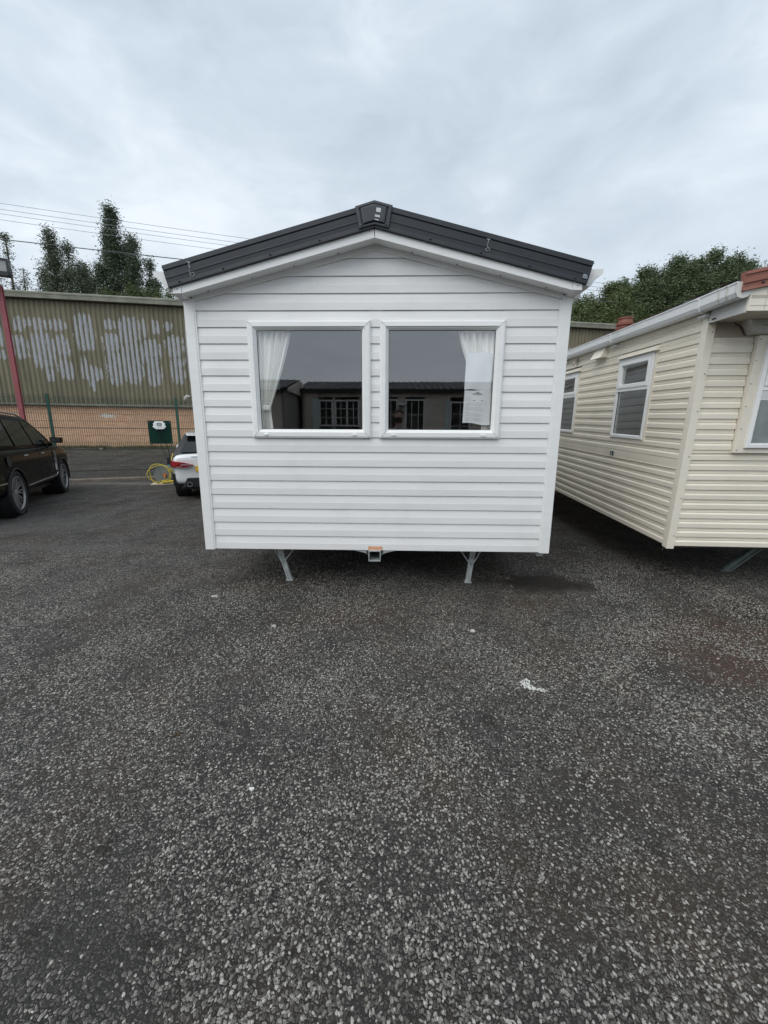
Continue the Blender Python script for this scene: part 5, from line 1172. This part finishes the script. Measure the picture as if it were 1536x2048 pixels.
def hatch():
    fwd = Vector((-.42, .9075)); ang = math.atan2(fwd.y, fwd.x)
    right = Vector((fwd.y, -fwd.x)); rear_left = Vector((-4.43, 4.62)); c = rear_left+right*.86+fwd*2.08
    T = thing('parked_hatchback', 'white hatchback seen from behind, half hidden by the white caravan', 'car', (c.x, c.y, 0), ang)
    st = [(-2.11, .42, .86, .74, .0), (-2.09, .34, .92, .83, .01), (-1.98, .30, .97, .875, .02), (-1.6, .29, .98, .895, .02), (-.8, .28, .96, .895, .02), (.2, .27, .94, .895, .02), (.9, .27, .94, .895, .03), (1.4, .28, .92, .885, .04), (1.8, .30, .84, .84, .04), (2.0, .34, .74, .72, .02), (2.06, .42, .64, .58, .0)]
    shell('body', T, st, 'whitecar', (-1.30, 1.32), .355, .9)
    prof = [(-2.02, .93), (-1.93, 1.02), (-1.62, 1.34), (-1.5, 1.375), (-.8, 1.42), (-.1, 1.42), (.25, 1.37), (.95, .99), (1.1, .93), (1.1, .88), (-2.02, .88)]
    cab, wy = cabin(T, prof, .84, .60, .95, 1.40, 'black')
    mb = MB(); mb.rings([[(x, -w, z), (x, w, z), (x, w*.9, z+.022), (x, -w*.9, z+.022)] for x, w, z in ((-1.5, .57, 1.378), (-.8, .585, 1.418), (-.1, .585, 1.418), (.22, .56, 1.378))], True, True, True); obj('roof_panel', mb, 'whitecar', T)
    for s in (-1, 1):
        sidepane(T, [(-1.72, 1.02), (-.30, 1.00), (-.32, 1.34), (-1.45, 1.33)], wy, s, 'rear_door_glass', 'carglass')
        sidepane(T, [(-.22, 1.00), (.70, .99), (.18, 1.30), (-.22, 1.34)], wy, s, 'front_door_glass', 'carglass')
        wheel(T, -1.30, s*.775, .325, .235, 5, .235, s); wheel(T, 1.32, s*.775, .325, .235, 5, .235, s)
        for x in (-1.30, 1.32):
            mb = MB(); mb.lathe([(.0, s*.60), (.36, s*.60), (.36, s*.86)], 30, 'y', (x, 0, .31), cap=False); obj('arch_liner', mb, 'black', T)
        # wrap-round tail light with dark lower line
        P = [(.885, .835), (.880, .70), (.62, .695), (.46, .735), (.47, .75), (.66, .80)]
        mb = MB(); rg = []
        for k, dx in ((1, .16), (1, -.020), (.95, -.038)):
            cyy, czz = .64, .77; rg.append([(-2.165+dx+.07*max(0, (y-.70)/.175)**2, s*(cyy+(y-cyy)*k), czz+(z-czz)*k) for y, z in P])
        mb.rings(rg, True, True, True); tl = obj('tail_light', mb, 'tail', T)
        mb = MB(); mb.box(-2.207, -2.16, *sorted((s*.50, s*.70)), .742, .750); obj('light_bar', mb, 'label', tl)
        mb = MB(); mb.add([(-2.04, s*.845, .56), (-2.0, s*.878, .56), (-2.0, s*.878, .30), (-2.05, s*.83, .32)], [(0, 1, 2, 3)]); mb.box(-2.07, -1.98, *sorted((s*.835, s*.872)), .34, .56); obj('bumper_slot', mb, 'black', T)
        mb = MB(); mb.lathe([(.052, 0), (.052, -.09), (.040, -.09), (.040, -.01)], 18, 'x', (-2.075, s*.56, .335)); obj('exhaust_tip', mb, 'chrome', T)
        mb = MB(); mb.box(.40, .55, *sorted((s*.84, s*.95)), .97, 1.08); obj('wing_mirror', mb, 'whitecar', T, bevel=.03)
    mb = MB(); mb.rings([[(x, -w, z0), (x, w, z0), (x, w*.86, z1), (x, -w*.86, z1)] for x, w, z0, z1 in ((-1.9, .74, .24, .46), (-2.125, .70, .26, .47))], True, True, True); obj('diffuser', mb, 'black', T, bevel=.015)
    mb = MB(); mb.add([(-1.985, -.70, .985), (-1.985, .70, .985), (-1.66, .52, 1.325), (-1.66, -.52, 1.325)], [(0, 1, 2, 3)]); obj('rear_glass', mb, 'carglass', T, loc=(-.012, 0, .012))
    mb = MB(); mb.rings([[(-1.50, -.60, 1.375), (-1.50, .60, 1.375), (-1.50, .60, 1.40), (-1.50, -.60, 1.40)], [(-1.80, -.56, 1.335), (-1.80, .56, 1.335), (-1.80, .56, 1.350), (-1.80, -.56, 1.350)]], True, True, True); obj('roof_spoiler', mb, 'whitecar', T, bevel=.006)
    mb = MB(); mb.box(-2.150, -2.118, -.14, .43, .60, .715); pl = obj('number_plate', mb, 'plate', T)
    cu = bpy.data.curves.new('plate_text', 'FONT'); cu.body = 'V'; cu.size = .095; cu.extrude = .0008; tob = bpy.data.objects.new('plate_character', cu); COL.objects.link(tob)
    me = bpy.data.meshes.new_from_object(tob.evaluated_get(bpy.context.evaluated_depsgraph_get())); bpy.data.objects.remove(tob); me.materials.clear(); me.materials.append(MT['ink'])
    o = bpy.data.objects.new('plate_character', me); COL.objects.link(o); o.parent = pl; o.matrix_local = Matrix.Translation((-2.1515, .36, .625)) @ Matrix.Rotation(R(-90), 4, 'Z') @ Matrix.Rotation(R(90), 4, 'X')
    mb = MB(); mb.box(-2.112, -2.10, -.50, .50, .905, .912); mb.box(-2.125, -2.10, -.62, -.612, .52, .70); obj('tailgate_seam', mb, 'black', T)
    mb = MB(); mb.box(-1.9, 1.9, -.75, .75, .20, .32); obj('underbody', mb, 'black', T)
hatch()

# ------------------------------------------------------------------ what stands behind the viewer and shows in the window panes
YR = -10.2
def facade(name, x0, x1, y, ze, zr, label, wins, roofm='rooftile', depth=3.6, wall='taupe', gable=False):
    T = thing(name, label, 'caravan', ((x0+x1)/2, y, 0)); cx_ = (x0+x1)/2; X = lambda x: x-cx_
    n = 15; p = (ze-.45)/n
    F = lambda a, b, d: (a, d, b)
    for k in range(n):
        z0 = .45+k*p; z1 = z0+p; segs = [(X(x0), X(x1))]
        for a, b, c, d, *_ in wins:
            if z1 > c and z0 < d:
                new = []
                for u, v in segs:
                    if X(a) > u and X(b) < v: new += [(u, X(a)), (X(b), v)]
                    else: new.append((u, v))
                segs = new
        for u, v in segs: obj('siding_board', plank(F, z0, p, PROF_A, lambda z, u=u: u, lambda z, v=v: v), wall, T)
    mb = MB(); mb.box(X(x0), X(x1), -depth, -.5, .4, ze); mb.box(X(x0)-.02, X(x0)+.06, -.5, .03, .42, ze); mb.box(X(x1)-.06, X(x1)+.02, -.5, .03, .42, ze); obj('wall_core', mb, 'interior', T)
    for a, b, c, d, cols, rws in wins:
        f = obj('window_frame', frame_rings(MB(F), X(a), X(b), c, d, [(0, 0), (0, .03), (.05, .035), (.055, .01), (.055, -.02)]), 'white_frame', T)
        g = MB(F); g.add([(X(a)+.05, c+.05, .0), (X(b)-.05, c+.05, .0), (X(b)-.05, d-.05, .0), (X(a)+.05, d-.05, .0)], [(0, 1, 2, 3)]); obj('pane', g, 'carglass', f)
        mb = MB(F)
        for i in range(1, cols):
            x = X(a)+(b-a)*i/cols; w = .03 if cols > 3 and i == 2 else .010; mb.box(x-w, x+w, c+.05, d-.05, .002, .02)
        for i in range(1, rws): z = c+(d-c)*i/rws; mb.box(X(a)+.05, X(b)-.05, z-.008, z+.008, .002, .014)
        if cols > 1 or rws > 1: obj('glazing_bars', mb, 'white_frame', f)
    mb = MB(); mb.box(X(x0)-.15, X(x1)+.15, .05, .16, ze-.02, ze+.10); obj('gutter', mb, 'black', T)
    mb = MB(); mb.prism([(-depth-.1, ze+.02), (.1, ze+.02), (-depth/2+.0, zr-.04)], 'x', X(x0)-.12, X(x1)+.12); obj('gable_board', mb, wall, T)
    # tile-effect roof: overlapping profiled courses
    for s in (1, -1):
        mb = MB(); run = depth/2+.1; nr = 7; nxx = int((x1-x0+.3)/.045); V = []
        for r_ in range(nr):
            for e_ in (0, .98):
                q = (r_+e_)/nr; lift = .03*(1-e_)
                V.append([(X(x0)-.15+i*.045, (s*(run*(1-q)))-depth/2+.15*0, ze+.08+(zr-ze-.08)*q+lift+.018*math.sin(i*.045/.21*2*math.pi)) for i in range(nxx)])
        mb.rings(V, False); obj('roof_tiles', mb, roofm, T)
    return T
fc = facade('static_caravan', -2.95, 6.6, YR, 2.74, 3.30, 'taupe clad caravan with dark tiled roof behind the viewer, mirrored in the front windows',
    [(-2.40, -1.92, 1.62, 2.50, 2, 3), (-1.86, -1.03, 1.62, 2.50, 4, 3), (-.20, .26, .6, 2.52, 2, 4), (.52, 1.18, 1.0, 2.52, 3, 3), (2.02, 2.72, 1.25, 2.45, 2, 3), (3.4, 4.6, 1.4, 2.45, 4, 3)])
mb = MB(); mb.box(.01, .26, .036, .05, 1.62, 2.50); mb.box(-3.40+.0, -3.2, .036, .05, 0, 0.01); 
mb = MB(); cxx = (-2.95+6.6)/2
for a, b in ((-2.62, -2.42), (1.86, 2.0)): mb.box(a-cxx, b-cxx, .03, .045, 1.25, 2.52)
obj('shutter_panel', mb, 'sage', fc)
ln_ = thing('wall_lantern', 'white bell shaped wall lantern on the taupe caravan, mirrored in the right window', 'lantern', (.40, YR+.09, 2.32))
mb = MB(); mb.lathe([(.0, .16), (.02, .14), (.03, .08), (.12, .02), (.125, .0), (.0, .0)], 14, 'z'); obj('lantern_cap', mb, 'white_frame', ln_)
mb = MB(); mb.lathe([(.07, .0), (.05, -.17), (.0, -.19)], 8, 'z'); obj('lantern_glass', mb, 'lampglass', ln_)
f2 = facade('static_caravan', -9.2, -3.12, YR+1.7, 2.60, 3.15, 'grey caravan with white gutter behind the viewer, mirrored in the left window',
    [(-4.55, -4.15, .95, 2.2, 1, 1), (-3.75, -3.5, 1.3, 2.3, 1, 2), (-7.4, -6.0, 1.2, 2.2, 3, 2)])
mb = MB(); mb.box(-.1-2.9, 2.9+.1, .17, .30, 2.62, 2.80); obj('white_gutter', mb, 'gutter', f2)
# conifer behind the viewer, mirrored at the right edge of the right window
cf = thing('conifer_tree', 'tall dark conifer behind the viewer, mirrored at the right edge of the window', 'tree', (5.9, -15.5, 0))
C = []; br = MB(); br.tube([(0, 0, 0), (0, 0, 9.6)], [.18, .02], 8); rd = random.Random(5)
for i in range(240):
    z = 1.2+8.2*rd.random()**1.1; ln = (9.9-z)*.17*rd.uniform(.7, 1.15)+.12; az = rd.uniform(0, 6.28)
    for j in range(46):
        t = rd.random()**.7; C.append((math.cos(az)*ln*t+rd.gauss(0, .05), math.sin(az)*ln*t+rd.gauss(0, .05), z-.25*ln*t+rd.gauss(0, .05)))
obj('trunk', br, 'bark', cf); leaves('crown', C, .11, 'leaf_conifer', cf, .3)

# ------------------------------------------------------------------ the photographer, mirrored in the right window
def person():
    px, py = .235, -3.66
    T = thing('person', 'bearded person in grey shirt holding up a phone, mirrored in the right window', 'person', (px, py, 0))
    V = []; Rr = []; E_ = []
    def v(x, y, z, r, par=None, rx=None):
        V.append((x, y, z)); Rr.append((r, rx or r)); i = len(V)-1
        if par is not None: E_.append((par, i))
        return i
    pel = v(0, 0, .98, .145, None, .12); wst = v(0, 0, 1.12, .15, pel, .12); ch = v(0, .0, 1.32, .165, wst, .13); nb = v(0, -.01, 1.50, .085, ch); nk = v(0, .01, 1.575, .058, nb)
    jaw = v(0, .035, 1.635, .066, nk); hd = v(0, .02, 1.72, .082, jaw); tp = v(0, .012, 1.79, .066, hd)
    def hand(w, s, tgt):
        # palm and five fingers curled round the phone edge
        d = (Vector(tgt)-Vector(V[w])).normalized(); pm = v(*(Vector(V[w])+d*.06), .026, w, .014)
        for k in range(4):
            b = Vector(V[pm])+d*.028+Vector((0, 0, .028-.019*k)); l = (.030, .034, .032, .025)[k]
            k1 = v(*b, .0085, pm); k2 = v(*(b+d*l+Vector((0, .006, 0))), .0078, k1); k3 = v(*(b+d*l*1.6+Vector((s*-.006, .010, 0))), .0068, k2)
        b = Vector(V[pm])+Vector((0, -.012, .018)); k1 = v(*b, .0095, pm); k2 = v(*(b+d*.03+Vector((0, -.010, .022))), .0088, k1); v(*(b+d*.052+Vector((0, -.006, .030))), .0078, k2)
    cx_, cy_, cz = .158-px, -3.322-py, 1.42
    for s in (-1, 1):
        sh = v(s*.185, -.01, 1.455, .060, ch); el = v(s*.245, .05, 1.20, .044, sh); wr = v(s*.155+cx_*.6, .235, 1.335, .028, el)
        hand(wr, s, (cx_+s*.08, cy_-.028, cz-.005))
        hp_ = v(s*.10, 0, .90, .095, pel); kn_ = v(s*.125, .02, .50, .062, hp_); an = v(s*.135, -.02, .09, .040, kn_); v(s*.15, .13, .035, .036, an, .03)
    me = bpy.data.meshes.new('body'); me.from_pydata(V, E_, []); o = bpy.data.objects.new('body', me); COL.objects.link(o); o.parent = T
    sk = o.modifiers.new('skin', 'SKIN'); sk.use_smooth_shade = True
    for i, q in enumerate(me.skin_vertices[0].data): q.radius = Rr[i]; q.use_root = (i == 0)
    sb = o.modifiers.new('sub', 'SUBSURF'); sb.levels = sb.render_levels = 2; bpy.context.view_layer.update(); bake(o); me = o.data
    for k in ('skin', 'shirt', 'jeans', 'shoe'): me.materials.append(MT[k])
    for p in me.polygons:
        c = p.center; p.use_smooth = True
        p.material_index = 3 if c.z < .085 else 2 if c.z < 1.0 and abs(c.x) < .26 and c.z < .98 else 1 if (c.z < 1.535 and not (c.y > .10 and c.z < 1.6)) else 0
    H = MB(); rg = []
    for j in range(9):
        t = j/8; z = 1.715+.105*math.sin(t*math.pi/2); r = .088*math.cos(t*math.pi/2)+.002
        rg.append([(r*math.cos(a)*1.0, .004+r*1.08*math.sin(a)-(.02 if j < 4 and math.sin(a) > .3 else 0), z+(.035 if math.sin(a) > .2 and j < 3 else 0)) for a in (2*math.pi*k/20 for k in range(20))])
    H.rings(rg, True, False, True); obj('hair', H, 'hair', T, smooth=True)
    H = MB(); rg = []
    for j in range(6):
        t = j/5; z = 1.665-.075*t; r = .080-.018*t
        rg.append([(r*.95*math.cos(a), .036+r*.80*math.sin(a), z+(.012 if j == 0 else 0)) for a in (math.pi*(-.12+1.24*k/16) for k in range(17))])
    H.rings(rg, False); obj('beard', H, 'hair', T, smooth=True)
    H = MB(); H.tube([(0, .098, 1.725), (0, .116, 1.695), (0, .100, 1.684)], [.008, .014, .010], 8); obj('nose', H, 'skin', T, smooth=True)
    for s in (-1, 1):
        H = MB(); H.lathe([(.0, .010), (.008, .007), (.011, 0), (.0, -.006)], 10, 'y', (s*.031, .088, 1.728)); obj('eye', H, 'ink', T)
        H = MB(); H.tube([(s*.082, .0, 1.69), (s*.094, -.008, 1.715), (s*.084, -.004, 1.742)], [.010, .015, .010], 8); obj('ear', H, 'skin', T, smooth=True)
    ph = thing('phone', 'dark phone held up by the mirrored person', 'phone', (.158, -3.338, 1.40))
    mb = MB(); mb.box(-.078, .078, -.008, .0, -.0375, .0375); obj('phone_body', mb, 'black', ph, bevel=.004)
    mb = MB(); mb.box(-.072, .072, -.0095, -.008, -.032, .032); obj('phone_screen', mb, 'carglass', ph)
person()
